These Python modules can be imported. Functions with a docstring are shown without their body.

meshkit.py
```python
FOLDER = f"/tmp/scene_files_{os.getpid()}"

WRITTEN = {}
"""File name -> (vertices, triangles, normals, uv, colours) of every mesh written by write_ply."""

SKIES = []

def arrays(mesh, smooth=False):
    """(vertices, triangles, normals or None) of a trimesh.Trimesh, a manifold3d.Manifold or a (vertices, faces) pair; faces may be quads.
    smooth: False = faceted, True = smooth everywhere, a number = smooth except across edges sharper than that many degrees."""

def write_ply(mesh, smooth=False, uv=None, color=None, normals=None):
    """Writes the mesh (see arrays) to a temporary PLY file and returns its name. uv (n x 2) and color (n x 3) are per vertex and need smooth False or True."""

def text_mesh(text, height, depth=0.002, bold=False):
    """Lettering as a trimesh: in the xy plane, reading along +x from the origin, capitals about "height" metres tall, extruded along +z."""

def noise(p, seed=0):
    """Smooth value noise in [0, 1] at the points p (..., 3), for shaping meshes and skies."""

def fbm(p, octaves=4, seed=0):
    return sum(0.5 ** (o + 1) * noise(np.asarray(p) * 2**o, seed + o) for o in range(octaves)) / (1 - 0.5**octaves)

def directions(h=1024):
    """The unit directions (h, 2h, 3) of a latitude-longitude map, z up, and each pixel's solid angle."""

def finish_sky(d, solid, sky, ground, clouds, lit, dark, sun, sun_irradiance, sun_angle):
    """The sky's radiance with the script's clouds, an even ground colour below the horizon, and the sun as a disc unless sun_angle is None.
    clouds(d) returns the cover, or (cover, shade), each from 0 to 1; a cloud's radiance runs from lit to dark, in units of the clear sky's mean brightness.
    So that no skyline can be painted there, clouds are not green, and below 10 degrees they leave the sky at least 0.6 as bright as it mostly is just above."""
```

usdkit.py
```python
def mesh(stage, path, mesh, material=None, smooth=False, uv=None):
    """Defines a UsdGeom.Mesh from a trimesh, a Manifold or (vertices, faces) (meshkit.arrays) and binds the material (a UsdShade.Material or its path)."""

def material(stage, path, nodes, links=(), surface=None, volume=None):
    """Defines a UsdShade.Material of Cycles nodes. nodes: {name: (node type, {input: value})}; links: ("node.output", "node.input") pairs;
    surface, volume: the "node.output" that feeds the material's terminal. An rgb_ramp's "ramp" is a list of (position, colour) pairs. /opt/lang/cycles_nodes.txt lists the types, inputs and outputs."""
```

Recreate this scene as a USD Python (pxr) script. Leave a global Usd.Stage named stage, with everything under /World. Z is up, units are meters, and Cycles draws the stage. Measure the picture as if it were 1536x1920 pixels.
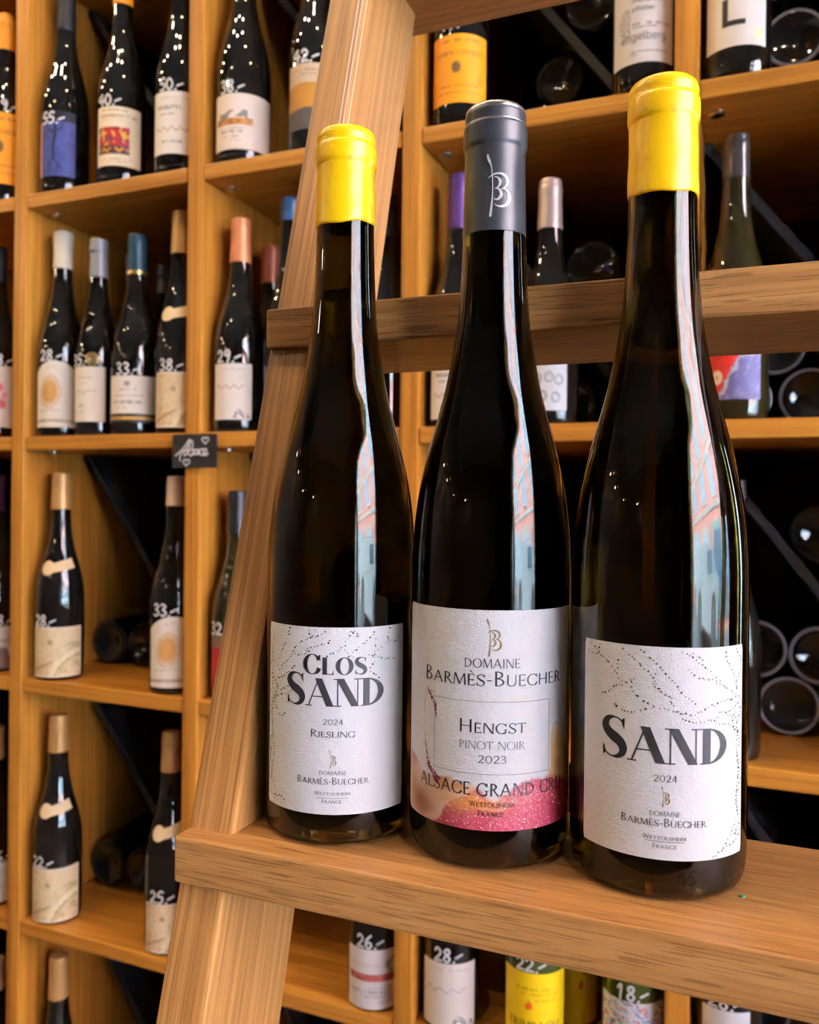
import math, random
import numpy as np, trimesh, usdkit, meshkit
from pxr import Usd, UsdGeom, UsdLux, UsdShade, Gf, Sdf, Vt
from shapely.geometry import Polygon, box, LineString, Point, MultiPolygon
from shapely.ops import unary_union
from shapely import affinity
from scipy.interpolate import PchipInterpolator, CubicSpline

rng = np.random.default_rng(7)
random.seed(7)
stage = Usd.Stage.CreateInMemory()
UsdGeom.SetStageUpAxis(stage, 'Z'); UsdGeom.SetStageMetersPerUnit(stage, 1.0)
UsdGeom.Xform.Define(stage, '/World'); UsdGeom.Scope.Define(stage, '/World/Looks')
EY = 1.25                                            # eye height: x right along the shelves, y into them, z up

# ------------------------------------------------------------------ camera, sky, lamps, exposure
YAW, ROLL, FPX, FL = 0.3862, 0.0107, 1558.0, 24.0
cam = UsdGeom.Camera.Define(stage, '/World/camera')
cr, sr = math.cos(YAW), math.sin(YAW)
R0, U0, F0 = np.array([cr, sr, 0.]), np.array([0, 0, 1.]), np.array([-sr, cr, 0.])
Rc = R0 + ROLL * U0; Uc = U0 - ROLL * R0
Rc /= np.linalg.norm(Rc); Uc /= np.linalg.norm(Uc)
cam.AddTransformOp().Set(Gf.Matrix4d(*Rc, 0, *Uc, 0, *(-F0), 0, 0, 0, EY, 1))
cam.CreateFocalLengthAttr(FL)
cam.CreateHorizontalApertureAttr(1536 / FPX * FL)
cam.CreateVerticalApertureAttr(1920 / FPX * FL)
cam.CreateVerticalApertureOffsetAttr(-22.8 / FPX * FL)
cam.CreateFStopAttr(FL / 2.2)
cam.CreateFocusDistanceAttr(0.385)
cam.CreateClippingRangeAttr(Gf.Vec2f(0.02, 500))
cam.CreateExposureAttr(0.34)

sky = UsdLux.DomeLight.Define(stage, '/World/sky')
sky.CreateColorAttr(Gf.Vec3f(0.60, 0.82, 1.0)); sky.CreateIntensityAttr(80.0)
SPOT = 700.0                                          # radiance of each ceiling spotlight's lens
SPOT_COLOR = (1.0, 0.76, 0.47)

# ------------------------------------------------------------------ materials
MATS = {}
def material(name, nodes, links=(), surface='p.BSDF'):
    MATS[name] = usdkit.material(stage, '/World/Looks/' + name, nodes, links, surface)
    return MATS[name]
def plain(name, color, rough=0.5, **kw):
    return material(name, {'p': ('principled_bsdf', {'base_color': color, 'roughness': rough, **kw})})

def wood(name, rot, light, mid, dark, pore=0.5, fine=1.0, rough=0.42, spec=0.4, bump=0.25, wear=0.0, plen=20.0):
    """rot: rotation that brings the grain to x. Colours by noise stretched along the grain."""
    n = {
        'tc': ('texture_coordinate', {}),
        'oi': ('object_info', {}),
        'of': ('vector_math', {'math_type': 'multiply_add', 'vector2': (3.1, 5.7, 4.3)}),
        'm0': ('mapping', {'rotation': rot}),
        'm1': ('mapping', {'scale': (2.6, 75 * fine, 75 * fine)}),
        'm2': ('mapping', {'scale': (plen, 1250 * fine, 1250 * fine)}),
        'm3': ('mapping', {'scale': (3.0, 260 * fine, 260 * fine)}),
        'n1': ('noise_texture', {'scale': 1.0, 'detail': 2.0, 'roughness': 0.55}),
        'n2': ('noise_texture', {'scale': 1.0, 'detail': 0.0}),
        'n3': ('noise_texture', {'scale': 1.0, 'detail': 1.0, 'roughness': 0.6}),
        'r1': ('rgb_ramp', {'ramp': [(0.18, dark), (0.50, mid), (0.82, light)]}),
        'r2': ('rgb_ramp', {'ramp': [(0.0, (1, 1, 1)), (0.61, (1, 1, 1)), (0.66, (0, 0, 0)), (1, (0, 0, 0))]}),
        'r3': ('rgb_ramp', {'ramp': [(0.36, (.80, .76, .72)), (0.60, (1.08, 1.08, 1.08))]}),
        'x1': ('mix_color', {'blend_type': 'multiply', 'fac': 1.0, 'use_clamp': False}),
        'pf': ('math', {'math_type': 'multiply', 'value2': pore}),
        'iv': ('math', {'math_type': 'subtract', 'value1': 1.0}),
        'x3': ('mix_color', {'blend_type': 'mix', 'b': tuple(c * 0.22 for c in dark)}),
        'bp': ('bump', {'strength': bump, 'distance': 0.0006}),
        'p': ('principled_bsdf', {'roughness': rough, 'specular_ior_level': spec}),
    }
    l = [('tc.object', 'm0.vector'), ('oi.random', 'of.vector1'), ('m0.vector', 'of.vector3'),
         ('of.vector', 'm1.vector'), ('of.vector', 'm2.vector'), ('of.vector', 'm3.vector'),
         ('m1.vector', 'n1.vector'), ('m2.vector', 'n2.vector'), ('m3.vector', 'n3.vector'),
         ('n1.fac', 'r1.fac'), ('n2.fac', 'r2.fac'), ('n3.fac', 'r3.fac'),
         ('r1.color', 'x1.a'), ('r3.color', 'x1.b'),
         ('r2.color', 'iv.value2'), ('iv.value', 'pf.value1'), ('pf.value', 'x3.fac'), ('x1.result', 'x3.a'),
         ('x3.result', 'p.base_color'), ('r2.color', 'bp.height'), ('bp.normal', 'p.normal')]
    if bump <= 0:
        del n['bp']; l = [x for x in l if 'bp.' not in x[0] + x[1]]
    if wear:
        n['nw'] = ('noise_texture', {'scale': 1.0, 'detail': 1.5, 'roughness': 0.65})
        n['mw'] = ('mapping', {'scale': (38, 430, 430)})
        n['rw'] = ('rgb_ramp', {'ramp': [(0, (0, 0, 0)), (0.66, (0, 0, 0)), (0.72, (wear,) * 3), (1, (wear,) * 3)]})
        n['xw'] = ('mix_color', {'blend_type': 'mix', 'b': (0.035, 0.022, 0.016)})
        l = [x for x in l if x[1] != 'p.base_color'] + [('of.vector', 'mw.vector'), ('mw.vector', 'nw.vector'), ('nw.fac', 'rw.fac'), ('rw.color', 'xw.fac'), ('x3.result', 'xw.a'), ('xw.result', 'p.base_color')]
    return material(name, n, l)

OL, OM, OD = (0.46, 0.228, 0.074), (0.375, 0.170, 0.048), (0.27, 0.112, 0.029)
SL, SM, SD = (0.57, 0.240, 0.036), (0.47, 0.185, 0.025), (0.37, 0.130, 0.015)
LEAN = math.atan(0.2820)
oak_x = wood('oak_step', (0, 0, 0), OL, OM, OD, pore=0.48, wear=0.25, plen=40.0)
oak_leg = wood('oak_leg', (LEAN, math.pi / 2, 0), OL, OM, OD, pore=0.45, plen=9.0)
shelf_x = wood('shelf_wood_along', (0, 0, 0), SL, SM, SD, pore=0.10, fine=0.8, rough=0.30, bump=0)
shelf_z = wood('shelf_wood_upright', (0, math.pi / 2, 0), SL, SM, SD, pore=0.10, fine=0.8, rough=0.30, bump=0)
black_board = plain('black_board', (0.012, 0.012, 0.014), 0.55, specular_ior_level=0.3)
metal = plain('pin_metal', (0.62, 0.60, 0.58), 0.25, metallic=1.0)

def glass(name, tint, rough=0.0):
    return plain(name, tint, rough, transmission_weight=1.0, ior=1.5)
bottle_glass = glass('bottle_glass_brown', (0.155, 0.115, 0.036))
bottle_glass_dark = glass('bottle_glass_dark', (0.12, 0.10, 0.05))
wine_white = plain('wine_white', (0.93, 0.80, 0.40), 0.0, transmission_weight=1.0, ior=1.34)
wine_red = plain('wine_red', (0.012, 0.001, 0.0015), 0.05, ior=1.34)
dark_glass = plain('dark_bottle_glass', (0.006, 0.005, 0.004), 0.03, ior=1.5)
green_glass = plain('green_bottle_glass', (0.030, 0.045, 0.008), 0.03, ior=1.5)
olive_glass = plain('olive_bottle_glass', (0.016, 0.013, 0.004), 0.03, ior=1.5)
ink = plain('ink_black', (0.012, 0.012, 0.013), 0.55)
ink_soft = plain('ink_soft', (0.035, 0.035, 0.038), 0.55)
ink_grey = plain('ink_grey', (0.16, 0.16, 0.165), 0.55)
gold_ink = plain('ink_gold', (0.36, 0.25, 0.12), 0.38, metallic=0.55)
gold_foil = plain('gold_foil', (0.75, 0.52, 0.20), 0.28, metallic=0.9)
silver_ink = plain('ink_silver', (0.80, 0.78, 0.70), 0.35, metallic=0.3)
marker = plain('white_marker', (0.80, 0.80, 0.86), 0.5)
yellow_wax = plain('yellow_wax', (0.90, 0.53, 0.002), 0.30, subsurface_weight=0.12, subsurface_scale=0.004, subsurface_radius=(1, .6, .1), coat_weight=0.25, coat_roughness=0.2)

def paper(name, color=None, emboss=0.25, rough=0.62):
    n = {'tc': ('texture_coordinate', {}),
         'n1': ('noise_texture', {'scale': 520.0, 'detail': 2.0, 'roughness': 0.55}),
         'n2': ('noise_texture', {'scale': 1500.0, 'detail': 1.0}),
         'ad': ('math', {'math_type': 'add'}),
         'bp': ('bump', {'strength': emboss, 'distance': 0.0007}),
         'p': ('principled_bsdf', {'roughness': rough, 'specular_ior_level': 0.3})}
    l = [('tc.object', 'n1.vector'), ('tc.object', 'n2.vector'), ('n1.fac', 'ad.value1'), ('n2.fac', 'ad.value2'), ('ad.value', 'bp.height'), ('bp.normal', 'p.normal')]
    if color is None:
        n['at'] = ('attribute', {'attribute': 'paint'})
        l.append(('at.color', 'p.base_color'))
    else:
        n['p'][1]['base_color'] = color
    return material(name, n, l)
white_paper = paper('label_paper_white', (0.82, 0.82, 0.83), 0.21)
painted_paper = paper('label_paper_watercolour', None, 0.21)
print_paper = paper('label_paper_printed', None, 0.03, 0.5)

# ------------------------------------------------------------------ scene helpers
TAKEN = {}
def numbered(parent, name):
    k = (str(parent), name); n = TAKEN.get(k, 0); TAKEN[k] = n + 1
    return f'{parent}/{name}' + (f'_{n:03d}' if n else '')
def tag(prim, label=None, cat=None, group=None, kind=None):
    for k, v in (('label', label), ('category', cat), ('group', group), ('kind', kind)):
        if v: prim.SetCustomDataByKey(k, v)
    return prim
def thing(name, label, cat, loc=(0, 0, 0), group=None, kind=None):
    x = UsdGeom.Xform.Define(stage, numbered('/World', name)); x.AddTranslateOp().Set(Gf.Vec3d(*map(float, loc)))
    return tag(x.GetPrim(), label, cat, group, kind)
def part(parent, name, mesh, mat, label=None, smooth=35, paint=None, kind=None):
    path = numbered(parent.GetPath() if hasattr(parent, 'GetPath') else parent, name)
    if paint is not None: smooth = True
    m = usdkit.mesh(stage, path, mesh, mat, smooth=smooth)
    if paint is not None:
        UsdGeom.PrimvarsAPI(m).CreatePrimvar('paint', Sdf.ValueTypeNames.Color3fArray, 'vertex').Set(Vt.Vec3fArray.FromNumpy(np.asarray(paint, np.float32)))
    return tag(m.GetPrim(), label, kind=kind)
def cat_(ms): return trimesh.util.concatenate([m for m in ms if m is not None and len(m.faces)])

def bx(x0, x1, y0, y1, z0, z1, b=0.0):
    """Box, with bevelled edges when b > 0."""
    if b <= 0:
        m = trimesh.creation.box((x1 - x0, y1 - y0, z1 - z0)); m.apply_translation(((x0 + x1) / 2, (y0 + y1) / 2, (z0 + z1) / 2)); return m
    pts = []
    for sx in (0, 1):
        for sy in (0, 1):
            for sz in (0, 1):
                c = np.array([(x0 + b, x1 - b)[sx], (y0 + b, y1 - b)[sy], (z0 + b, z1 - b)[sz]]); s = np.array([sx, sy, sz]) * 2 - 1
                q = 0.72
                for w in ((1, 0, 0), (0, 1, 0), (0, 0, 1), (q, q, 0), (q, 0, q), (0, q, q), (.58, .58, .58)):
                    pts.append(c + s * np.array(w) * b)
    return trimesh.convex.convex_hull(np.array(pts))

def lathe(profile, n=64, wob=None):
    """profile: (r, z) from the axis at the bottom round to the axis at the top."""
    p = np.asarray(profile, float); a = np.arange(n) * 2 * np.pi / n
    v = np.stack([p[:, None, 0] * np.cos(a), p[:, None, 0] * np.sin(a), np.broadcast_to(p[:, None, 1], (len(p), n))], -1)
    if wob is not None: v = wob(v, a)
    i, j = np.meshgrid(np.arange(len(p) - 1), np.arange(n), indexing='ij')
    q = np.stack([i * n + j, i * n + (j + 1) % n, (i + 1) * n + (j + 1) % n, (i + 1) * n + j], -1).reshape(-1, 4)
    f = np.vstack([q[:, [0, 1, 2]], q[:, [0, 2, 3]]])
    m = trimesh.Trimesh(v.reshape(-1, 3), f, process=False); m.merge_vertices(); m.update_faces(m.nondegenerate_faces())
    return m

# ------------------------------------------------------------------ drawn lettering: capitals made of strokes, thick t and thin h, cap height 1
def ell(cx, cy, rx, ry, n=48):
    a = np.linspace(0, 2 * np.pi, n, endpoint=False); return Polygon(np.c_[cx + rx * np.cos(a), cy + ry * np.sin(a)])
def ring(cx, cy, rx, ry, t, h): return ell(cx, cy, rx, ry).difference(ell(cx, cy, rx - t, ry - h))
def vstroke(pts, w, n=40, smooth=True):
    p = np.asarray(pts, float); w = np.asarray(w, float) if np.ndim(w) else np.full(len(p), float(w))
    if smooth and len(p) > 2:
        s = np.r_[0, np.cumsum(np.linalg.norm(np.diff(p, axis=0), axis=1))]; u = np.linspace(0, s[-1], n)
        ws = np.interp(u, s, w); p = CubicSpline(s, p)(u); w = ws
    d = np.gradient(p, axis=0); d /= np.linalg.norm(d, axis=1, keepdims=True) + 1e-12
    nrm = np.c_[-d[:, 1], d[:, 0]] * (w / 2)[:, None]
    qs = []
    for i in range(len(p) - 1):
        g = Polygon([p[i] + nrm[i], p[i + 1] + nrm[i + 1], p[i + 1] - nrm[i + 1], p[i] - nrm[i]])
        qs.append(g if g.is_valid else g.buffer(0))
    return unary_union(qs + [Point(q).buffer(ww / 2, 6) for q, ww in zip(p, w)])
def diag(x0, y0, x1, y1, w): return Polygon([(x0 - w / 2, y0), (x0 + w / 2, y0), (x1 + w / 2, y1), (x1 - w / 2, y1)])
def glyph(c, t, h, s, sh):
    """(shape, advance)"""
    V = lambda x, w, y0=0, y1=1: box(x - w / 2, y0, x + w / 2, y1)
    def S(x, y, a=None, b=None):
        a = s if a is None else a; b = s if b is None else b
        return box(x - a, y if y < .5 else y - sh, x + b, y + sh if y < .5 else y)
    U = unary_union
    if c == 'A':
        th = h * 1.15; return U([diag(.07, 0, .44, 1, th), diag(.83, 0, .43, 1, t * 1.08), box(.20, .33, .66, .33 + h), S(.07, 0), S(.83, 0)]), .92
    if c == 'B':
        x = .12 + t / 2
        a = ring(x, .757, .33, .243, t * .9, h).intersection(box(x, 0, 2, 2)); b = ring(x, .268, .40, .268, t, h).intersection(box(x, 0, 2, 2))
        return U([V(.12, t), a, b, S(.12, 0, s, 0), S(.12, 1, s, 0)]), .61
    if c in 'CG':
        o = ring(.46, .5, .45, .515, t, h)
        o = o.difference(Polygon([(.46, .5), (1.2, 1.05), (1.2, .0 if c == 'G' else .22), (.80, .0 if c == 'G' else .30)]))
        k = [o, Polygon([(.83, .64), (.83, .99), (.83 - h * .8, .99), (.70, .86), (.76, .80)])]
        if c == 'C': k.append(vstroke([(.66, .035), (.76, .10), (.84, .21)], [h, h, h * .7], 12))
        else: k += [V(.77, t * .95, .06, .42), box(.62, .42 - sh, .90, .42), vstroke([(.46, -.013 + h / 2), (.62, .01), (.77, .07)], [h, h, h], 12)]
        return U(k), (.88 if c == 'C' else .95)
    if c == 'D':
        x = .14; o = ring(x, .5, .66, .5, t, h).intersection(box(x, 0, 2, 2)); return U([V(x, t), o, S(x, 0, s + t / 3, 0), S(x, 1, s + t / 3, 0)]), .88
    if c in 'EF':
        k = [V(.12, t), box(.12, 1 - h, .52, 1), box(.12, .5 - h / 2, .44, .5 + h / 2), S(.12, 0, s, s * .9 if c == 'F' else 0), S(.12, 1, s, 0), Polygon([(.52, .80), (.52, 1), (.44, 1)]), V(.44, h, .43, .57)]
        if c == 'E': k += [box(.12, 0, .56, h), Polygon([(.57, .21), (.55, 0), (.44, 0)])]
        return U(k), .62 if c == 'E' else .56
    if c == 'H': return U([V(.12, t), V(.72, t), box(.12, .5 - h / 2, .72, .5 + h / 2)] + [S(x, y) for x in (.12, .72) for y in (0, 1)]), .86
    if c == 'I': return U([V(.12, t), S(.12, 0), S(.12, 1)]), .25
    if c == 'L': return U([V(.12, t), box(.12, 0, .56, h), S(.12, 0, s, 0), S(.12, 1), Polygon([(.59, .30), (.57, 0), (.40, 0), (.52, .08)])]), .62
    if c == 'M': return U([diag(.08, 0, .15, 1, h), diag(.50, .04, .17, 1, t), diag(.48, .04, .84, 1, h), diag(.92, 0, .86, 1, t), S(.08, 0), S(.92, 0), S(.14, 1, s, 0), S(.87, 1, 0, s)]), 1.02
    if c == 'N': return U([V(.12, h), V(.80, h), diag(.80 - t * .35, 0, .12 + t * .35, 1, t * 1.15), S(.12, 0), S(.10, 1, s, 0), S(.80, 1)]), .92
    if c == 'O': return ring(.47, .5, .46, .515, t, h), .96
    if c in 'PR':
        x = .12 + t / 2; a = ring(x, .735, .36, .265, t, h).intersection(box(x, 0, 2, 2)); k = [V(.12, t), a, S(.12, 0), S(.12, 1, s, 0)]
        if c == 'R': k += [diag(.66, 0, .30, .48, t * 1.05), box(.62, 0, .78, sh)]
        return U(k), .60 if c == 'P' else .72
    if c == 'S':
        k = [vstroke([(.55, .80), (.49, .93), (.33, .985), (.15, .92), (.085, .76), (.17, .61), (.34, .49), (.50, .36), (.545, .21), (.46, .06), (.27, .012), (.10, .09), (.045, .23)],
                     [h, h, h * 1.1, t * .62, t * .9, t * 1.08, t * 1.22, t * 1.05, t * .86, t * .55, h * 1.1, h, h], 90)]
        k += [Polygon([(.56 + h / 2, .70), (.56 + h / 2, 1.0), (.50, .93)]), Polygon([(.035 - h / 2, .31), (.035 - h / 2, .0), (.10, .08)])]
        return U(k), .64
    if c == 'T': return U([V(.36, t), box(.03, 1 - h, .69, 1), S(.36, 0), Polygon([(.02, .78), (.03, 1), (.12, 1)]), Polygon([(.70, .78), (.69, 1), (.60, 1)])]), .73
    if c == 'U': return U([V(.13, t, .28, 1), V(.70, h, .28, 1), ring(.415 + (h - t) / 4, .30, .285 + (t + h) / 4, .315, t * .8, h).intersection(box(-1, -1, 2, .30)), S(.13, 1), S(.70, 1)]), .83
    if c == 'W': return U([diag(.10, 1, .36, 0, t), diag(.36, 0, .56, 1, h), diag(.54, 1, .80, 0, t), diag(.80, 0, 1.03, 1, h), S(.10, 1), S(.56, 1, s, s * .5), S(1.03, 1)]), 1.12
    if c == '0': return ring(.36, .5, .33, .51, t * .85, h), .74
    if c == '2': return U([vstroke([(.08, .76), (.16, .95), (.33, 1.0), (.50, .92), (.54, .74), (.44, .52), (.25, .28), (.07, .05)], [h, h, h * 1.2, t * .8, t, t * .8, h * 1.3, h], 50), box(.05, 0, .56, h * 1.5), Polygon([(.58, .20), (.56, 0), (.46, 0)])]), .66
    if c == '3': return U([vstroke([(.08, .82), (.18, .97), (.34, .99), (.48, .88), (.47, .70), (.36, .57), (.22, .53)], [h, h, h, t * .8, t * .8, h, h], 40), vstroke([(.24, .54), (.42, .50), (.54, .34), (.50, .14), (.34, .02), (.16, .03), (.05, .14)], [h, h, t * .8, t * .9, h, h, h], 40)]), .64
    if c == '4': return U([V(.44, t), diag(.06, .27, .42, 1, h), box(.03, .27, .62, .27 + h), S(.44, 0, s * .7, s * .7)]), .68
    if c == '-': return box(.04, .33, .30, .33 + h * 1.3), .36
    return None, .34
def text_shape(txt, cap, t, h, s=.09, sh=.03, small=.77, track=.06, width=None, center=True):
    """Small capitals where the text is lower case. Returns a shape with its baseline at 0, cap height cap, optionally fitted to a width."""
    x, out = 0.0, []
    for ch in txt:
        k = small if ch.islower() else 1.0
        base = {'È': 'E', 'è': 'E'}.get(ch, ch.upper())
        g, adv = glyph(base, t / k ** .5, h / k ** .6, s, sh / k ** .6)
        if g is not None:
            if ch in 'Èè': g = unary_union([g, Polygon([(.14, 1.30), (.26, 1.32), (.42, 1.10), (.37, 1.09)])])
            out.append(affinity.translate(affinity.scale(g, k, k, origin=(0, 0)), x, 0))
        x += (adv + track) * k
    g = unary_union(out); x0, _, x1, _ = g.bounds
    g = affinity.translate(g, -(x0 + x1) / 2 if center else -x0, 0)
    sx = cap if width is None else width / (x1 - x0)
    return affinity.scale(g, sx, cap, origin=(0, 0))
def logo_shape(hgt):
    """Tall bow-like stem with two nested round strokes; height hgt, centred on x = 0."""
    f = lambda pts: [((x - 600) / 395., (830 - y) / 395.) for x, y in pts]
    a = vstroke(f([(523, 437), (531, 470), (543, 500), (551, 545), (556, 610), (556, 690), (551, 760), (544, 826)]), [.03, .05, .022, .017, .017, .02, .034, .044], 60)
    b = vstroke(f([(530, 585), (562, 563), (600, 557), (640, 572), (655, 605), (640, 640), (612, 656)]), [.012, .03, .034, .05, .055, .03, .012], 50)
    c = vstroke(f([(618, 652), (655, 668), (668, 705), (655, 745), (620, 766), (590, 765), (570, 752)]), [.012, .04, .06, .055, .04, .026, .01], 50)
    d = vstroke(f([(566, 580), (590, 585), (604, 605), (598, 635), (572, 655)]), [.012, .03, .055, .034, .012], 40)
    e = vstroke(f([(575, 652), (602, 664), (612, 688), (600, 714), (580, 724), (566, 716)]), [.012, .04, .055, .045, .026, .01], 40)
    return affinity.scale(unary_union([a, b, c, d, e]), hgt, hgt, origin=(0, 0))

DIG = {'0': [[(.3, 1), (.08, .75), (.06, .3), (.28, 0), (.52, .25), (.54, .7), (.3, 1)]], '1': [[(.1, .7), (.34, 1), (.32, .5), (.30, 0)]],
       '2': [[(.08, .78), (.3, 1), (.52, .75), (.35, .4), (.05, .02), (.3, .06), (.58, .02)]], '3': [[(.1, .92), (.38, 1), (.5, .78), (.25, .55), (.52, .35), (.4, .05), (.06, .08)]],
       '4': [[(.40, 1), (.08, .42), (.3, .40), (.60, .42)], [(.42, .68), (.40, .3), (.38, 0)]], '5': [[(.56, .98), (.2, .95), (.14, .58), (.42, .6), (.52, .3), (.34, .02), (.06, .06)]],
       '6': [[(.48, 1), (.18, .7), (.08, .3), (.28, 0), (.52, .2), (.4, .45), (.12, .32)]], '8': [[(.5, .82), (.3, 1), (.12, .8), (.3, .54), (.52, .25), (.3, 0), (.08, .22), (.3, .52), (.5, .82)]],
       '9': [[(.5, .8), (.28, 1), (.1, .75), (.28, .52), (.5, .8), (.46, .4), (.32, 0)]], '.': [[(.1, .0), (.14, .03)]], '-': [[(.02, .34), (.25, .46), (.5, .58)]]}
def hand_shape(txt, hgt, w=.15):
    x, out = 0.0, []
    for ch in txt:
        for st in DIG[ch]:
            out.append(vstroke([(px + x, py) for px, py in st], w, 24, len(st) > 2))
        x += {'.': .26, '-': .6}.get(ch, .72)
    g = unary_union(out); x0, _, x1, _ = g.bounds
    return affinity.scale(affinity.translate(g, -(x0 + x1) / 2, 0), hgt, hgt, origin=(0, 0))

def flat(shape, size=None):
    """Triangulated flat mesh of a shapely shape, cut down to edges of at most size."""
    ms = []
    for g in getattr(shape, 'geoms', [shape]):
        if g.geom_type != 'Polygon' or g.area < 1e-12: continue
        v, f = trimesh.creation.triangulate_polygon(g, engine='earcut')
        if len(f) == 0: continue
        v = np.c_[v, np.zeros(len(v))]
        if size: v, f = trimesh.remesh.subdivide_to_size(v, f, size, max_iter=12)
        n = np.cross(v[f[:, 1]] - v[f[:, 0]], v[f[:, 2]] - v[f[:, 0]])[:, 2]
        f = np.where(n[:, None] < 0, f[:, ::-1], f)
        ms.append(trimesh.Trimesh(v, f, process=False))
    return trimesh.util.concatenate(ms)
def wrap(mesh, rfun, az, h0, lift):
    """Lays a flat mesh (x along the girth, y up) on a turned surface of radius rfun(h), at azimuth az."""
    v = np.array(mesh.vertices); h = h0 + v[:, 1]; r0 = float(rfun(h0)); r = rfun(h) + lift + v[:, 2]; a = az + v[:, 0] / r0
    return trimesh.Trimesh(np.c_[r * np.cos(a), r * np.sin(a), h], mesh.faces, process=False)
def decal(parent, name, shape, rfun, az, h0, mat, lift=.00028, size=.0025, label=None):
    return part(parent, name, wrap(flat(shape, size), rfun, az, h0, lift), mat, label, smooth=True)
def label_grid(R, az, half, z0, z1, nu, nv, corner=0.0, lift=.00015, curve_top=0.0):
    """A label as a grid on a cylinder: (mesh, U, V), U from the left, V from the top, both 0..1. half in radians."""
    U, V = np.meshgrid(np.linspace(0, 1, nu), np.linspace(0, 1, nv), indexing='xy')
    H = z1 - z0; d = np.minimum(V, 1 - V) * H
    cut = np.where(d < corner, corner - np.sqrt(np.maximum(corner ** 2 - (corner - d) ** 2, 0)), 0) / (R * half)
    s = (U * 2 - 1) * (1 - cut); a = az + half * s; r = R + lift
    zz = z1 - V * H + curve_top * (1 - s ** 2) * (1 - V)
    v = np.stack([r * np.cos(a), r * np.sin(a), zz], -1).reshape(-1, 3)
    i, j = np.meshgrid(np.arange(nv - 1), np.arange(nu - 1), indexing='ij')
    q = np.stack([i * nu + j, (i + 1) * nu + j, (i + 1) * nu + j + 1, i * nu + j + 1], -1).reshape(-1, 4)
    return trimesh.Trimesh(v, np.vstack([q[:, [0, 1, 2]], q[:, [0, 2, 3]]]), process=False), U.ravel(), V.ravel()
def srgb(r, g, b): return tuple(((c / 255 + .055) / 1.055) ** 2.4 if c > 10 else c / 255 / 12.92 for c in (r, g, b))

# ================================================================== THE ROOM (structure)
plaster = plain('plaster_warm', (0.26, 0.22, 0.18), 0.8)
dark_panel = wood('dark_wall_wood', (0, math.pi / 2, 0), (0.10, .055, .028), (.07, .036, .018), (.04, .02, .01), pore=.3, fine=.3, bump=0)
floor_wood = wood('floor_oak', (0, 0, 0), (.11, .065, .033), (.085, .048, .022), (.06, .032, .014), pore=.3, fine=.5, bump=0)
def struct(name, mesh, mat, label):
    return tag(part('/World', name, mesh, mat), label, None, None, 'structure')
XW0, XW1, YW0, YW1, CEIL = -3.6, 2.2, -4.0, 4.20, 3.55
struct('floor', bx(XW0, XW1, YW0, YW1, -.1, 0), floor_wood, 'brown oak floor of the wine shop')
struct('ceiling', bx(XW0, XW1, YW0, YW1, CEIL, CEIL + .1), plaster, 'warm plaster ceiling of the wine shop')
struct('wall_back', bx(XW0, XW1, YW1, YW1 + .15, 0, CEIL), plaster, 'plaster wall behind the wine shelves')
struct('wall_front', bx(XW0, XW1, YW0 - .15, YW0, 0, CEIL), dark_panel, 'dark panelled wall facing the shelves')
struct('wall_left', bx(XW0 - .15, XW0, YW0, YW1, 0, CEIL), dark_panel, 'dark panelled wall at the left end of the shop')
WY0, WY1, WZ0, WZ1 = -3.0, 1.0, .60, 2.92
VY0, VY1 = 2.15, 3.8
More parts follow.
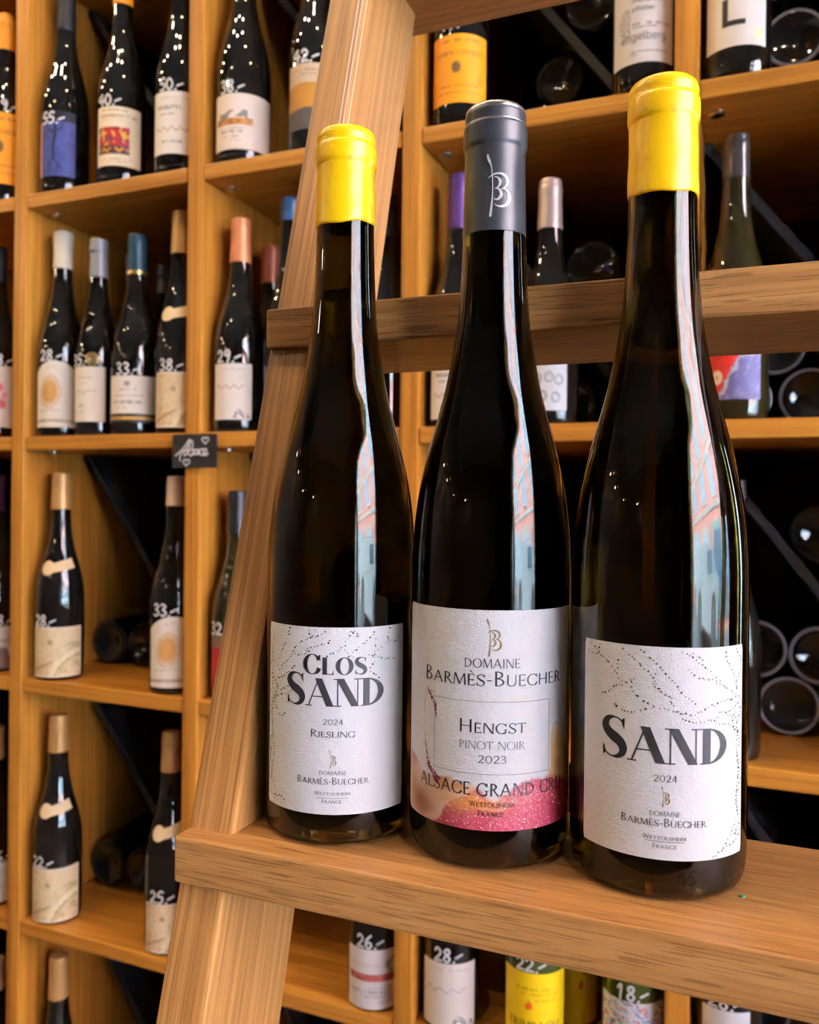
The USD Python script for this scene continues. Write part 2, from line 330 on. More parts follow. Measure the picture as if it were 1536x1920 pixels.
struct('wall_right', cat_([bx(XW1, XW1 + .2, YW0, WY0, 0, CEIL), bx(XW1, XW1 + .2, WY1, VY0, 0, CEIL), bx(XW1, XW1 + .2, VY1, YW1, 0, CEIL), bx(XW1, XW1 + .2, VY0, VY1, 0, WZ0), bx(XW1, XW1 + .2, VY0, VY1, WZ1, CEIL), bx(XW1, XW1 + .2, WY0, WY1, 0, WZ0), bx(XW1, XW1 + .2, WY0, WY1, WZ1, CEIL)]), dark_panel, 'wall on the street side with the shop window')
frame_paint = plain('window_frame_paint', (.05, .05, .055), .4)
material('window_pane', {'t': ('transparent_bsdf', {}), 'g': ('glossy_bsdf', {'roughness': 0.0, 'color': (1, 1, 1)}), 'f': ('fresnel', {'IOR': 1.45}), 'm': ('mix_closure', {})},
         [('f.fac', 'm.fac'), ('t.BSDF', 'm.closure1'), ('g.BSDF', 'm.closure2')], 'm.closure')
w1 = thing('window_1', 'large shop window onto the street', None, (0, 0, 0), kind='structure')
for a, b in ((WY0, WY0 + .06), (WY1 - .06, WY1), (-1.76, -1.66)): part(w1, 'mullion', bx(XW1 + .02, XW1 + .12, a, b, WZ0, WZ1), frame_paint)
for a, b in ((WZ0, WZ0 + .06), (WZ1 - .06, WZ1)): part(w1, 'rail', bx(XW1 + .02, XW1 + .12, WY0, WY1, a, b), frame_paint)
part(w1, 'pane', bx(XW1 + .065, XW1 + .071, WY0 + .03, WY1 - .03, WZ0 + .03, WZ1 - .03), MATS['window_pane'], smooth=False)
w2 = thing('window_2', 'second shop window beyond the end of the shelves', None, (0, 0, 0), kind='structure')
for a, b in ((VY0, VY0 + .06), (VY1 - .06, VY1)): part(w2, 'mullion', bx(XW1 + .02, XW1 + .12, a, b, WZ0, WZ1), frame_paint)
for a, b in ((WZ0, WZ0 + .06), (WZ1 - .06, WZ1)): part(w2, 'rail', bx(XW1 + .02, XW1 + .12, VY0, VY1, a, b), frame_paint)
part(w2, 'pane', bx(XW1 + .065, XW1 + .071, VY0 + .03, VY1 - .03, WZ0 + .03, WZ1 - .03), MATS['window_pane'], smooth=False)
# ------------------------------------------------------------------ the street outside the window (seen mirrored in the bottles)
asphalt = plain('street_paving', (.13, .13, .135), .35)
tag(part('/World', 'street_ground', bx(XW1 + .2, 60, -60, 60, -.25, -.12), asphalt), 'wet grey street paving outside the shop window', None, None, 'structure')
pink, stone, cream_w, greyw = plain('pink_render', (.46, .18, .14), .8), plain('pale_stone', (.66, .62, .56), .8), plain('cream_render', (.55, .50, .42), .8), plain('grey_render', (.26, .28, .31), .8)
roof_t, shut, wglass = plain('roof_tile_brown', (.14, .08, .06), .8), plain('shutter_white', (.60, .63, .66), .6), plain('house_window_glass', (.05, .07, .09), .05)
def house(label, y0, y1, x, h, wall, bays, floors, shutters=True):
    t = thing('street_house', label, 'house', (0, 0, 0)); part(t, 'wall', bx(x, x + 6, y0, y1, -.13, h), wall, smooth=False)
    q = Polygon([(x - .5, h), (x + 6.4, h), (x + 3.4, h + 3.2), (x + 2.6, h + 3.2)]); m = trimesh.creation.extrude_polygon(q, y1 - y0, engine='earcut'); v = np.array(m.vertices); m = trimesh.Trimesh(np.c_[v[:, 0], y0 + v[:, 2], v[:, 1]], m.faces, process=False); m.fix_normals(); part(t, 'roof', m, roof_t, smooth=False)
    part(t, 'cornice', bx(x - .35, x, y0, y1, h - .25, h), stone, smooth=False)
    fh = (h - 3.4) / floors; bw = (y1 - y0) / bays
    for k in range(floors):
        part(t, 'string_course', bx(x - .10, x, y0, y1, 3.15 + k * fh, 3.35 + k * fh), stone, smooth=False)
        for b in range(bays):
            yc = y0 + (b + .5) * bw; z0 = 3.75 + k * fh; z1 = z0 + fh * .68; w = min(.62, bw * .26)
            fr = cat_([bx(x - .06, x, yc - w - .14, yc - w, z0 - .14, z1 + .14), bx(x - .06, x, yc + w, yc + w + .14, z0 - .14, z1 + .14), bx(x - .06, x, yc - w, yc + w, z1, z1 + .14), bx(x - .10, x, yc - w, yc + w, z0 - .14, z0), bx(x - .05, x, yc - .05, yc + .05, z0, z1), bx(x - .05, x, yc - w, yc + w, z0 + (z1 - z0) * .6, z0 + (z1 - z0) * .6 + .06)])
            wn = part(t, 'window', fr, shut, smooth=False); part(wn, 'pane', bx(x - .015, x - .005, yc - w, yc + w, z0, z1), wglass, smooth=False)
            for s in ((-1, 1) if shutters else ()): part(t, 'shutter', bx(x - .07, x - .02, *sorted((yc + s * (w + .16), yc + s * (w * 1.55 + .16))), z0, z1), shut, smooth=False)
    for b in range(bays):
        yc = y0 + (b + .5) * bw; w = bw * .36
        dr = part(t, 'shop_front', bx(x - .04, x + .02, yc - w, yc + w, 0, 2.65), plain('shop_front_%s_%d' % (wall.GetPath().name, b), ((.03, .03, .035), (.10, .06, .04), (.05, .08, .07))[b % 3], .3), smooth=False); part(dr, 'pane', bx(x - .055, x - .045, yc - w * .8, yc + w * .8, .5, 2.3), wglass, smooth=False)
house('pink rendered town house with white framed windows across the street', -7.7, 4.0, 9.2, 9.8, pink, 4, 3, False)
house('tall pale grey town house across the street, left of the pink one', -20., -7.8, 9.0, 11.5, greyw, 6, 3)
house('cream town house across the street, right of the pink one', 4.6, 16., 9.3, 10.5, cream_w, 6, 3)
# a small white van parked across the street
vn = thing('delivery_van', 'small white van parked in front of the pink house', 'van', (7.4, -2.4, -.12))
van_w, tyre = plain('van_white', (.78, .80, .82), .25), plain('tyre_black', (.015, .015, .015), .7)
q = Polygon([(-2.1, .35), (2.0, .35), (2.15, .8), (2.1, 1.0), (1.35, 1.15), (.75, 1.85), (-2.0, 1.9), (-2.15, 1.6)]).buffer(.06)
for wx in (-1.35, 1.35): q = q.difference(Point(wx, .33).buffer(.40))
m = trimesh.creation.extrude_polygon(q, 1.7, engine='earcut'); v = np.array(m.vertices); m = trimesh.Trimesh(np.c_[v[:, 2] - .85, v[:, 0], v[:, 1]], m.faces, process=False); m.fix_normals(); part(vn, 'body', m, van_w, smooth=30)
for wx in (-1.35, 1.35):
    for sx in (-.78, .78):
        w_ = trimesh.creation.cylinder(radius=.32, height=.2, sections=24); w_.apply_transform(trimesh.transformations.rotation_matrix(math.pi / 2, (0, 1, 0))); w_.apply_translation((sx, wx, .32)); part(vn, 'wheel', w_, tyre)
for sx in (-.925, .905): part(vn, 'side_window', bx(sx, sx + .02, .25, 1.05, 1.15, 1.7), wglass, smooth=False)
# ------------------------------------------------------------------ ceiling spotlights (out of the frame; they give the warm light and the glints)
spot_can = plain('spot_can', (.03, .03, .03), .4)
can_m = lathe([(0, .12), (.05, .12), (.05, .002), (.047, .0), (.044, .0), (.044, .02), (0, .02)], 24)
arm_m = trimesh.creation.cylinder(radius=.008, height=.24, sections=10); arm_m.apply_translation((0, 0, .24))
SPOTS = [(-3.1, .30), (-2.65, .12), (-2.2, .30), (-1.75, .12), (-1.3, .30), (-.85, .12), (-.4, .30), (.1, .12), (1.1, .12), (-2.4, -1.2), (-1.4, -1.2)]
for i, (x, y) in enumerate(SPOTS):
    t_ = thing('ceiling_spotlight', 'black ceiling spotlight with a warm lamp, in the rows above the shop floor', 'ceiling lamp', (x, y, CEIL - .36), 'ceiling spotlights above the shop floor')
    part(t_, 'housing', can_m, spot_can); part(t_, 'stem', arm_m, spot_can)
    dl = UsdLux.DiskLight.Define(stage, str(t_.GetPath()) + '/lamp_light'); dl.CreateRadiusAttr(.029); dl.CreateIntensityAttr(SPOT); dl.CreateColorAttr(Gf.Vec3f(*SPOT_COLOR)); dl.AddTranslateOp().Set(Gf.Vec3d(0, 0, .008))

cord_m = trimesh.creation.cylinder(radius=.003, height=1.0, sections=8); cord_m.apply_translation((0, 0, .62))
for x, y in ((-3.2, -.5), (-3.2, -1.3), (-3.0, -2.5), (-1.8, -3.4)):
    t_ = thing('pendant_lamp', 'small black pendant lamp hanging at the far side of the shop', 'ceiling lamp', (x, y, CEIL - 1.12), 'pendant lamps at the far side of the shop')
    part(t_, 'housing', can_m, spot_can); part(t_, 'cord', cord_m, spot_can)
    dl = UsdLux.SphereLight.Define(stage, str(t_.GetPath()) + '/lamp_light'); dl.CreateRadiusAttr(.020); dl.CreateIntensityAttr(SPOT * .8); dl.CreateColorAttr(Gf.Vec3f(*SPOT_COLOR)); dl.AddTranslateOp().Set(Gf.Vec3d(0, 0, -.024))

# ================================================================== THE WINE SHELVES
X0, P, ZA, V = -1.0751, 0.3398, 0.4832 + EY, 0.3882
UT, ST, D0, D1 = 0.0275, 0.0225, 1.0, 1.50
SH = thing('wine_shelf', 'tall orange-brown wooden wine shelf of open square cells along the wall', 'shelf', (0, 0, 0))
COLS = range(-4, 4)                                   # column i lies between upright i and i + 1
TOPZ = ZA + 3 * V
for i in range(-4, 5):
    x = X0 + i * P
    part(SH, 'upright', bx(x - UT, x, D0, D1, 0, TOPZ, .0042), shelf_z)
for k in range(-3, 5):
    for i in COLS:
        z = ZA - k * V; x = X0 + i * P
        part(SH, 'shelf_board', bx(x, x + P - UT, D0 + .0015, D1, z - ST, z, .0030), shelf_x)
for i in COLS:
    x = X0 + i * P
    part(SH, 'back_panel', bx(x, x + P - UT, D1 - .006, D1, .02, TOPZ), black_board, 'black back panel')
for k in range(-1, 5):                                # black boards set slantwise in the cells, from top left to bottom right
    for i in COLS:
        if (k, i) in ((1, 0), (1, 1), (1, -1)): continue
        xa, xb = X0 + i * P, X0 + (i + 1) * P - UT - .030; za, zb = ZA - k * V + V - ST, ZA - k * V
        dx, dz = xb - xa, zb - za; L = math.hypot(dx, dz); n = np.array([-dz, dx]) / L * .005
        q = Polygon([(xa, za - .009), (xa, za), (xa + .008, za), (xb, zb + .009), (xb, zb), (xb - .008, zb)])
        m = trimesh.creation.extrude_polygon(q, D1 - .006 - 1.13, engine='earcut')
        v = np.array(m.vertices); m = trimesh.Trimesh(np.c_[v[:, 0], D1 - .006 - v[:, 2], v[:, 1]], m.faces[:, ::-1], process=False)
        m.fix_normals()
        part(SH, 'slanting_board', m, black_board, 'black slanting board', smooth=False)
pin_m = lathe([(0, -.004), (.007, -.004), (.009, -.0025), (.009, 0), (0, 0)], 20)
for k in range(0, 4):
    for i in COLS:
        m = pin_m.copy(); m.apply_translation((X0 + i * P + .017, 1.045, ZA - k * V - ST)); part(SH, 'shelf_pin', m, metal, 'small round metal pin under the board')

# ================================================================== THE LADDER SHELF
LD = thing('ladder_shelf', 'worn oak ladder stand with slanting legs and thick steps in front of the shelves', 'display ladder', (0, 0, 0))
def leg_mesh(x0, x1, z0, z1, b=.0028):
    yf = lambda z: .3868 + .2850 * (z - EY); yb = lambda z: .4655 + .2800 * (z - EY)
    pts = []
    for z in (z0, z1):
        for (x, sx) in ((x0, 1), (x1, -1)):
            for (y, sy) in ((yf(z), 1), (yb(z), -1)):
                bb = b if (sx == -1 and sy == 1) else b * .4
                pts += [(x + sx * bb, y, z), (x, y + sy * bb, z), (x + sx * bb * .3, y + sy * bb * .3, z)]
    return trimesh.convex.convex_hull(np.array(pts))
LX0, LX1 = -.2545, .62
ZT = 3.2
pale_edge = plain('pale_worn_edge', (.80, .74, .68), .35)  # whitish colour of the thin strip along the leg's upper front edge
part(LD, 'leg', leg_mesh(LX0, LX0 + .0256, 0, ZT), oak_leg)
part(LD, 'leg', leg_mesh(LX1 - .0275, LX1, 0, ZT), oak_leg)
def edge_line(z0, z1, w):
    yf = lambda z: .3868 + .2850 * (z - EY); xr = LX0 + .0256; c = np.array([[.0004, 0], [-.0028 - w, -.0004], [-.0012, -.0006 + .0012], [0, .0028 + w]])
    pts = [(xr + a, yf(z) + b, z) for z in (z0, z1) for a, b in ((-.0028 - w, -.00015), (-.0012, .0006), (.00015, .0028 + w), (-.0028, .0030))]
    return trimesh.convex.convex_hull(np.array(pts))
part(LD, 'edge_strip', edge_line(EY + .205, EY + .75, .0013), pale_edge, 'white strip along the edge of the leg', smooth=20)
for k in range(-4, 5):
    zt = EY - .163 + .2705 * k; yf = .3868 + .2850 * (zt - .012 - EY) - .0079
    if zt < .1: continue
    m = bx(LX0, LX1, yf, yf + .108, zt - .0225, zt, .0016)
    if k == 0: m = bx(LX0, LX1, .3287, .4378, zt - .0225, zt, .0016)
    part(LD, 'step', m, oak_x)
nick = plain('green_fleck', srgb(40, 110, 70), .6)
g_ = part(LD, 'paint_fleck', lathe([(0, 0), (.0016, 0), (.0011, .0006), (0, .0008)], 10), nick, 'tiny green fleck on the step')
UsdGeom.Xformable(g_).AddTranslateOp().Set(Gf.Vec3d(-.0005, .372, EY - .1632))

# ================================================================== BOTTLES
HERO = [(.0005, .0), (.032, .0), (.0352, .0012), (.0368, .0042), (.0377, .0095), (.0380, .016), (.0380, .090), (.0380, .128), (.0377, .139), (.0370, .1500), (.0356, .1625), (.0334, .1750), (.0303, .1885), (.0265, .2025), (.0230, .2160), (.0203, .2300), (.0177, .2465), (.0158, .2700), (.0152, .2850), (.0147, .3050), (.0141, .3400), (.0141, .3480)]
BORD = [(.0005, .0), (.031, .0), (.0346, .0012), (.0366, .0042), (.0376, .0095), (.0380, .016), (.0380, .120), (.0380, .185), (.0374, .198), (.0355, .2090), (.031, .2185), (.025, .2270), (.0195, .2370), (.0165, .2500), (.0150, .2700), (.0146, .2900), (.0145, .3050), (.0143, .3350), (.0143, .3480)]
def profile(base, H=.348, R=.038, n=90):
    b = np.array(base); hs = b[:, 1] / .348 * H; rs = b[:, 0] / .038 * R
    keep = np.r_[True, np.diff(hs) > 1e-9]
    f = PchipInterpolator(hs[1:] if not keep[1] else hs, rs[1:] if not keep[1] else rs)
    hh = np.unique(np.r_[np.linspace(0, hs[5], 12), np.linspace(hs[5], H, n)])
    return f, hh
def rim(f, hh): return [(0, hh[0])] + [(float(f(h)), h) for h in hh] + [(0, hh[-1])]
# ------------------------------------------------------------------ the three bottles on the step
def wax_wob(amp, seed, h_edge):
    ph = np.random.default_rng(seed).uniform(0, 6.28, 4)
    def w(v, a):
        e = amp * (np.sin(a + ph[0]) + .6 * np.sin(2 * a + ph[1]) + .35 * np.sin(5 * a + ph[2]))
        k = np.clip(1 - (v[..., 2] - h_edge) / .016, 0, 1)
        v[..., 2] += k * e[None, :]
        b = .00012 * np.sin(3 * a + ph[3])[None, :] * np.sin(v[..., 2] * 330)
        r = np.hypot(v[..., 0], v[..., 1]); s = np.where(r > .004, 1 + b / np.maximum(r, 1e-6), 1)
        v[..., 0] *= s; v[..., 1] *= s
        return v
    return w
def smooth_prof(pts, n=60):
    p = np.asarray(pts, float); s = np.r_[0, np.cumsum(np.linalg.norm(np.diff(p, axis=0), axis=1))]; u = np.linspace(0, s[-1], n)
    return np.c_[PchipInterpolator(s, p[:, 0])(u), PchipInterpolator(s, p[:, 1])(u)]
def hero(x, y, H, tint, label, wine, fill):
    t = thing('wine_bottle', label, 'wine bottle', (x, y, EY - .163 + .0003), 'wine bottles on the ladder step')
    f, hh = profile(HERO, H - .004)
    outer = [(0, .0035), (.012, .0030), (.024, .0010)] + [(float(f(h)), h) for h in hh]
    hi = hh[hh > .006]
    inner = [(float(f(h)) - (.0034 if h < .2 else .0034 - .0007 * min(1, (h - .2) / .06)), h) for h in hi][::-1] + [(.026, .0062), (.012, .0085), (0, .009)]
    part(t, 'glass', lathe(outer + inner, 128), tint, smooth=50)
    hw = hh[(hh > .0075) & (hh < fill)]
    wp = [(0, .0093), (.012, .0089), (.026, .0066)] + [(float(f(h)) - .0036 + (.0 if h < .2 else .0007 * min(1, (h - .2) / .06)), h) for h in hw]
    wp += [(wp[-1][0], fill), (wp[-1][0] - .0012, fill - .0006), (0, fill - .0006)]
    part(t, 'wine', lathe(wp, 96), wine, smooth=50)
    return t, f
def wax_cap(t, H, edge, seed):
    pr = smooth_prof([(.0146, edge), (.0154, edge + .0006), (.01555, edge + .003), (.0153, edge + .012), (.0150, H - .0215), (.0150, H - .0195), (.01555, H - .0180), (.01585, H - .0155), (.01575, H - .0095), (.0151, H - .0082), (.0151, H - .0068), (.0154, H - .0050), (.0150, H - .0028), (.0136, H - .0010), (.0105, H - .0003), (.006, H), (0, H)], 110)
    part(t, 'wax_cap', lathe(pr, 96, wax_wob(.0009, seed, edge)), yellow_wax, 'bright yellow wax seal', smooth=60)
RB = lambda h: .038 + 0 * np.asarray(h, float)
def small_print(lb, az, ztop, H, items):
    """items: (kind, text, baseline v, cap height, width, x shift, style)"""
    for name, txt, v, cap, wid, dx, st in items:
        t_, h_, s_, sh_, small, mat = st
        if name == 'emblem': shp = logo_shape(cap)
        elif name == 'rule': shp = box(-wid / 2, 0, wid / 2, cap)
        else: shp = text_shape(txt, cap, t_, h_, s_, sh_, small, .05, wid)
        decal(lb, name, affinity.translate(shp, dx, 0), RB, az, ztop - v * H, mat)
DID = (.215, .034, .13, .030, .86, ink)
TRJ = (.098, .056, .058, .034, .77, ink)
TRS = (.105, .068, .065, .04, .77, ink_soft)
DIGS = (.11, .07, .06, .04, 1, ink_soft)
EMB = (0, 0, 0, 0, 1, gold_ink)
RUL = (0, 0, 0, 0, 1, ink_grey)
RULG = (0, 0, 0, 0, 1, gold_ink)
def dots(lb, az, ztop, W, H, chains, seed, light=.25):
    """Dotted branching lines: chains of (u, v) corner points with the spacing in metres."""
    r = np.random.default_rng(seed); sets = {0: [], 1: [], 2: []}
    for ch in chains:
        p = np.array(ch) * (W, H); s = np.r_[0, np.cumsum(np.linalg.norm(np.diff(p, axis=0), axis=1))]
        q = np.arange(0, s[-1], .00165); q = q + r.normal(0, .00028, len(q))
        f = CubicSpline(s, p) if len(p) > 2 else (lambda u, p=p, s=s: p[0] + (p[-1] - p[0]) * (np.asarray(u) / s[-1])[:, None])
        for xy in f(np.clip(q, 0, s[-1])):
            xy = xy + r.normal(0, .00022, 2)
            if not (.0006 < xy[0] < W - .0006 and .0006 < xy[1] < H - .0006): continue
            k = r.random(); c = 2 if k < light * .6 else 1 if k < light + .15 else 0
            sets[c].append(Point(xy[0] - W / 2, -xy[1]).buffer(r.uniform(.00024, .00048), 3))
    for c, mat in ((0, ink), (1, ink_grey), (2, gold_ink)):
        if sets[c]: part(lb, 'dot_pattern', wrap(flat(MultiPolygon([g for g in sets[c]]) if 0 else unary_union(sets[c])), RB, az, ztop, .00026), mat, smooth=True, kind='stuff')

# left: CLOS SAND
tL, fL = hero(-.1912, .3797, .3535, bottle_glass, 'yellow-waxed bottle whose white dotted label reads CLOS SAND, leftmost on the step', wine_white, .2695)
UsdGeom.Xformable(tL).AddScaleOp().Set(Gf.Vec3f(.984, .984, .988))
wax_cap(tL, .3535, .3040, 3)
azL = math.radians(-69.8); hL = math.radians(59.5); zt_, H_ = .1042, .0882; W_ = 2 * hL * .038
m, _, _ = label_grid(.038, azL, hL, zt_ - H_, zt_, 90, 40, .0006)
lb = part(tL, 'label', m, white_paper, 'white embossed paper label with a dotted pattern', smooth=True)
small_print(lb, azL, zt_, H_, [
    ('title_lettering', 'Clos', .252, .0094, .0312, .0014, DID),
    ('title_lettering', 'Sand', .4215, .0152, .0495, .0012, DID),
    ('year', '2024', .520, .0026, .0094, .0009, DIGS),
    ('grape_lettering', 'Riesling', .587, .0036, .0212, .0009, TRS),
    ('emblem', '', .750, .0083, 0, .0010, EMB),
    ('winery_lettering', 'DOMAINE', .787, .0019, .0127, .0010, TRS),
    ('winery_lettering', 'Barmès-Buecher', .838, .0034, .0351, .0010, TRJ),
    ('place_lettering', 'Wettolsheim', .895, .0017, .0170, .0008, TRS),
    ('rule', '', .912, .00018, .0156, .0008, RUL),
    ('place_lettering', 'France', .938, .0018, .0094, .0007, TRS)])
CH = [[(.02, .02), (.05, .10), (.03, .22), (.05, .36), (.02, .5)], [(.02, .16), (.06, .22), (.05, .30), (.10, .33), (.06, .42), (.03, .55)], [(.04, .34), (.02, .46), (.05, .6), (.02, .75), (.05, .9)], [(.06, .46), (.05, .6), (.07, .72), (.05, .85), (.10, .95), (.08, .98)],
      [(.22, .02), (.19, .09), (.14, .16), (.10, .24)], [(.40, .01), (.36, .06), (.28, .10), (.23, .17), (.16, .22), (.12, .27)], [(.36, .02), (.37, .05), (.43, .04), (.47, .015)], [(.34, .13), (.40, .10), (.46, .09), (.50, .06)], [(.24, .14), (.32, .15), (.36, .13)],
      [(.64, .02), (.59, .07), (.56, .11), (.48, .15), (.44, .17)], [(.60, .02), (.66, .045), (.63, .06)], [(.76, .03), (.70, .08), (.64, .12), (.60, .16)], [(.58, .12), (.63, .16), (.66, .17)], [(.88, .02), (.86, .07), (.90, .09), (.95, .07), (.99, .02)], [(.90, .09), (.95, .095), (.99, .09)],
      [(.86, .08), (.80, .12), (.76, .15), (.80, .17), (.86, .18), (.92, .19)], [(.77, .07), (.77, .12)], [(.72, .15), (.76, .17), (.74, .21), (.71, .23)], [(.74, .24), (.80, .28)], [(.10, .30), (.17, .28), (.22, .25), (.26, .21)], [(.05, .44), (.11, .40), (.17, .38), (.24, .35)], [(.08, .46), (.14, .50), (.20, .47)], [(.15, .36), (.22, .33), (.27, .32)], [(.02, .9), (.06, .95), (.14, .94), (.20, .985)], [(.03, .64), (.02, .74), (.04, .82), (.03, .88)], [(.05, .30), (.09, .37), (.08, .43), (.12, .47)]]
dots(lb, azL, zt_, W_, H_, CH, 5)
m, _, _ = label_grid(.038, azL + math.pi, math.radians(48), .016, .108, 40, 8, .001)
part(tL, 'back_label', m, white_paper, 'back label on the far side', smooth=True)
# middle: HENGST
tM, fM = hero(-.1140, .3852, .3505, bottle_glass_dark, 'flute bottle with charcoal capsule and HENGST watercolour label, middle of the step', wine_red, .2695)
cap_grey = plain('charcoal_foil', (.022, .025, .030), .38, metallic=.15)
cap_edge = plain('capsule_silver', (.60, .60, .62), .25, metallic=.9)
pr = smooth_prof([(.0149, .2880), (.01525, .2882), (.0150, .300), (.01455, .3275), (.01455, .3290), (.0150, .3300), (.01535, .3312), (.01535, .3395), (.0152, .3405), (.0146, .3409), (.0146, .3462), (.0142, .3472)], 80)
part(tM, 'capsule', lathe(pr, 96), cap_grey, 'charcoal foil capsule', smooth=40)
part(tM, 'capsule_ring', lathe([(.01465, .3405), (.01500, .3406), (.01500, .3412), (.01465, .3414)], 96), cap_edge, 'thin silver line round the capsule')
part(tM, 'capsule_top', lathe(smooth_prof([(.0140, .3460), (.0144, .3466), (.0144, .3478), (.0136, .3492), (.0115, .3502), (.006, .3506), (0, .3507)], 40), 96), cap_edge, 'silver top of the capsule', smooth=60)
capf = PchipInterpolator([.288, .300, .3275], [.01525, .0150, .01455])
decal(tM, 'emblem', logo_shape(.0288), lambda h: capf(np.clip(h, .288, .3275)), math.radians(-73.5 + 8), .2945, silver_ink, .0002, .0015, 'pale emblem on the capsule')
azM = math.radians(-73.0); hM = math.radians(75); ztM, HM = .1150, .0962; WM = 2 * hM * .038
NU, NV = 420, 400
m, U_, V_ = label_grid(.038, azM, hM, ztM - HM, ztM, NU, NV, .0030)
def fb(u, v, s, o=5, seed=0): return meshkit.fbm(np.stack([u * s, v * s, 0 * u + seed * 7.3], -1), o, seed)
def lay(col, c, a): a = np.clip(a, 0, 1)[:, None]; return col * (1 - a) + np.asarray(c) * a
def ss(x, a, b): t = np.clip((x - a) / (b - a), 0, 1); return t * t * (3 - 2 * t)
def hengst(u, v):
    asp = HM / WM; w = v * asp
    n1, n2, n3 = fb(u, w, 5, 5, 1), fb(u, w, 14, 5, 2), fb(u, w, 60, 3, 3)
    speck = fb(u, w, 150, 2, 4)
    col = np.full((len(u), 3), .80) * (1, 1, 1.015)
    du, dv = (n1 - .5) * .12 + (n2 - .5) * .06, (n2 - .5) * .08
    uu, vv = u + du, v + dv
    ochre, pink, mar, brown, tan = srgb(196, 138, 62), srgb(160, 26, 54), srgb(110, 25, 45), srgb(150, 90, 40), srgb(222, 185, 140)
    # faint yellow behind the top of the box
    col = lay(col, srgb(235, 215, 160), .55 * np.exp(-(((uu - .52) / .17) ** 2 + ((vv - .435) / .030) ** 2)))
    # right-hand ochre tongue
    edge = np.interp(uu, [.70, .78, .84, .90, .95, 1.0], [.74, .60, .53, .56, .62, .66])
    a = ss(vv - edge, 0, .025); col = lay(col, tan, a * .95 * ss(u, .775, .805)); col = lay(col, ochre, a * ss(vv - edge, .02, .10) * .65 * ss(u, .775, .82)); col = lay(col, srgb(160, 105, 60), .5 * np.exp(-((vv - edge - .006) / .008) ** 2) * ss(u, .78, .84))
    # lower-left washes
    el = np.interp(uu, [0, .05, .10, .16, .22, .30, .40, .5], [.80, .71, .72, .77, .78, .77, .80, .86])
    a = ss(vv - el, 0, .02); a2 = a * (1 - ss(uu, .42, .60))
    col = lay(col, srgb(226, 190, 165), a2 * .9); col = lay(col, srgb(200, 140, 70), a2 * .8 * np.exp(-(((uu - .07) / .05) ** 2 + ((vv - .86) / .09) ** 2))); col = lay(col, brown, a2 * 1.0 * np.exp(-(((uu - .15) / .11) ** 2 + ((vv - .93) / .08) ** 2)))
    col = lay(col, srgb(190, 120, 50), a2 * .85 * np.exp(-(((uu - .30) / .10) ** 2 + ((vv - .80) / .05) ** 2))); col = lay(col, srgb(185, 70, 85), a2 * .6 * np.exp(-(((uu - .08) / .05) ** 2 + ((vv - .74) / .03) ** 2)))
    col = lay(col, srgb(170, 80, 60), .6 * a2 * np.exp(-((vv - el - .006) / .007) ** 2))
    # dark maroon stroke swinging down beside the box
    th = np.linspace(0, 1, 60)
    cu = np.interp(th, [0, .12, .3, .5, .7, .85, 1], [.215, .175, .160, .163, .178, .195, .245]); cv = np.interp(th, [0, .08, .25, .45, .65, .8, 1], [.395, .40, .46, .56, .66, .72, .80])
    cw = np.interp(th, [0, .1, .5, .7, 1], [.004, .003, .0025, .006, .022])
    d = np.full(len(u), 9.)
    for p_, q_, k_ in zip(cu, cv, cw): d = np.minimum(d, np.hypot(u - p_ + (n2 - .5) * .012, (v - q_) * asp) / k_)
    col = lay(col, srgb(140, 50, 65), .85 * (1 - ss(d, .5, 1.1)) * (.35 + 1.0 * (speck > .47)))
    cu = np.interp(th, [0, .5, 1], [.185, .235, .262]); cv = np.interp(th, [0, .5, 1], [.385, .46, .575]); cw = np.interp(th, [0, .45, 1], [.004, .0125, .004]); d = np.full(len(u), 9.)
    for p_, q_, k_ in zip(cu, cv, cw): d = np.minimum(d, np.hypot(u - p_ + (n2 - .5) * .010, (v - q_) * asp) / k_)
    col = lay(col, mar, .95 * (1 - ss(d, .6, 1.1)) * (.3 + (speck > .43)))
    # the pink wash, grainy, over the lower right
    ep = np.interp(uu, [.12, .25, .34, .42, .48, .56, .64, .74, .85, .93, 1.0], [1.02, .97, .84, .80, .84, .82, .775, .755, .77, .79, .83])
    a = ss(vv - ep, 0, .03)
    pk = pink * (0.80 + .5 * (n2[:, None] - .3)) if 0 else np.asarray(pink)[None] * (0.55 + .75 * n2[:, None])
    alpha = np.clip(a * (.90 + .7 * (speck - .48) + .5 * (n1 - .4)), 0, .97)
    col = col * (1 - alpha[:, None]) + np.clip(pk, 0, 1) * alpha[:, None]
    col = lay(col, srgb(205, 130, 50), .8 * np.exp(-(((uu - .40) / .16) ** 2 + ((vv - .875) / .035) ** 2)))
    col = lay(col, srgb(150, 25, 60), .45 * a * ss(v, .86, .93) * ss(u, .45, .7))
    col = lay(col, (.82, .80, .80), .8 * a * (speck > .74) * (v > .80))
    col = lay(col, (.80, .80, .80), .9 * np.exp(-(((uu - .49) / .035) ** 2 + ((vv - .795) / .018) ** 2)))
    # text box
    inb = (u > .2425) & (u < .802) & (v > .415) & (v < .745); col[inb] = (.80, .80, .812)
    return col * (1 + .05 * (n3[:, None] - .5))
lb = part(tM, 'label', m, painted_paper, 'white label with a red and ochre watercolour wash', paint=hengst(U_, V_))
bxs = box(-.0278, 0, .0277, .0318).difference(box(-.0278 + .00022, .00022, .0277 - .00022, .0318 - .00022))
decal(lb, 'frame_line', affinity.translate(bxs, .0011, 0), RB, azM, ztM - .745 * HM, ink_grey)
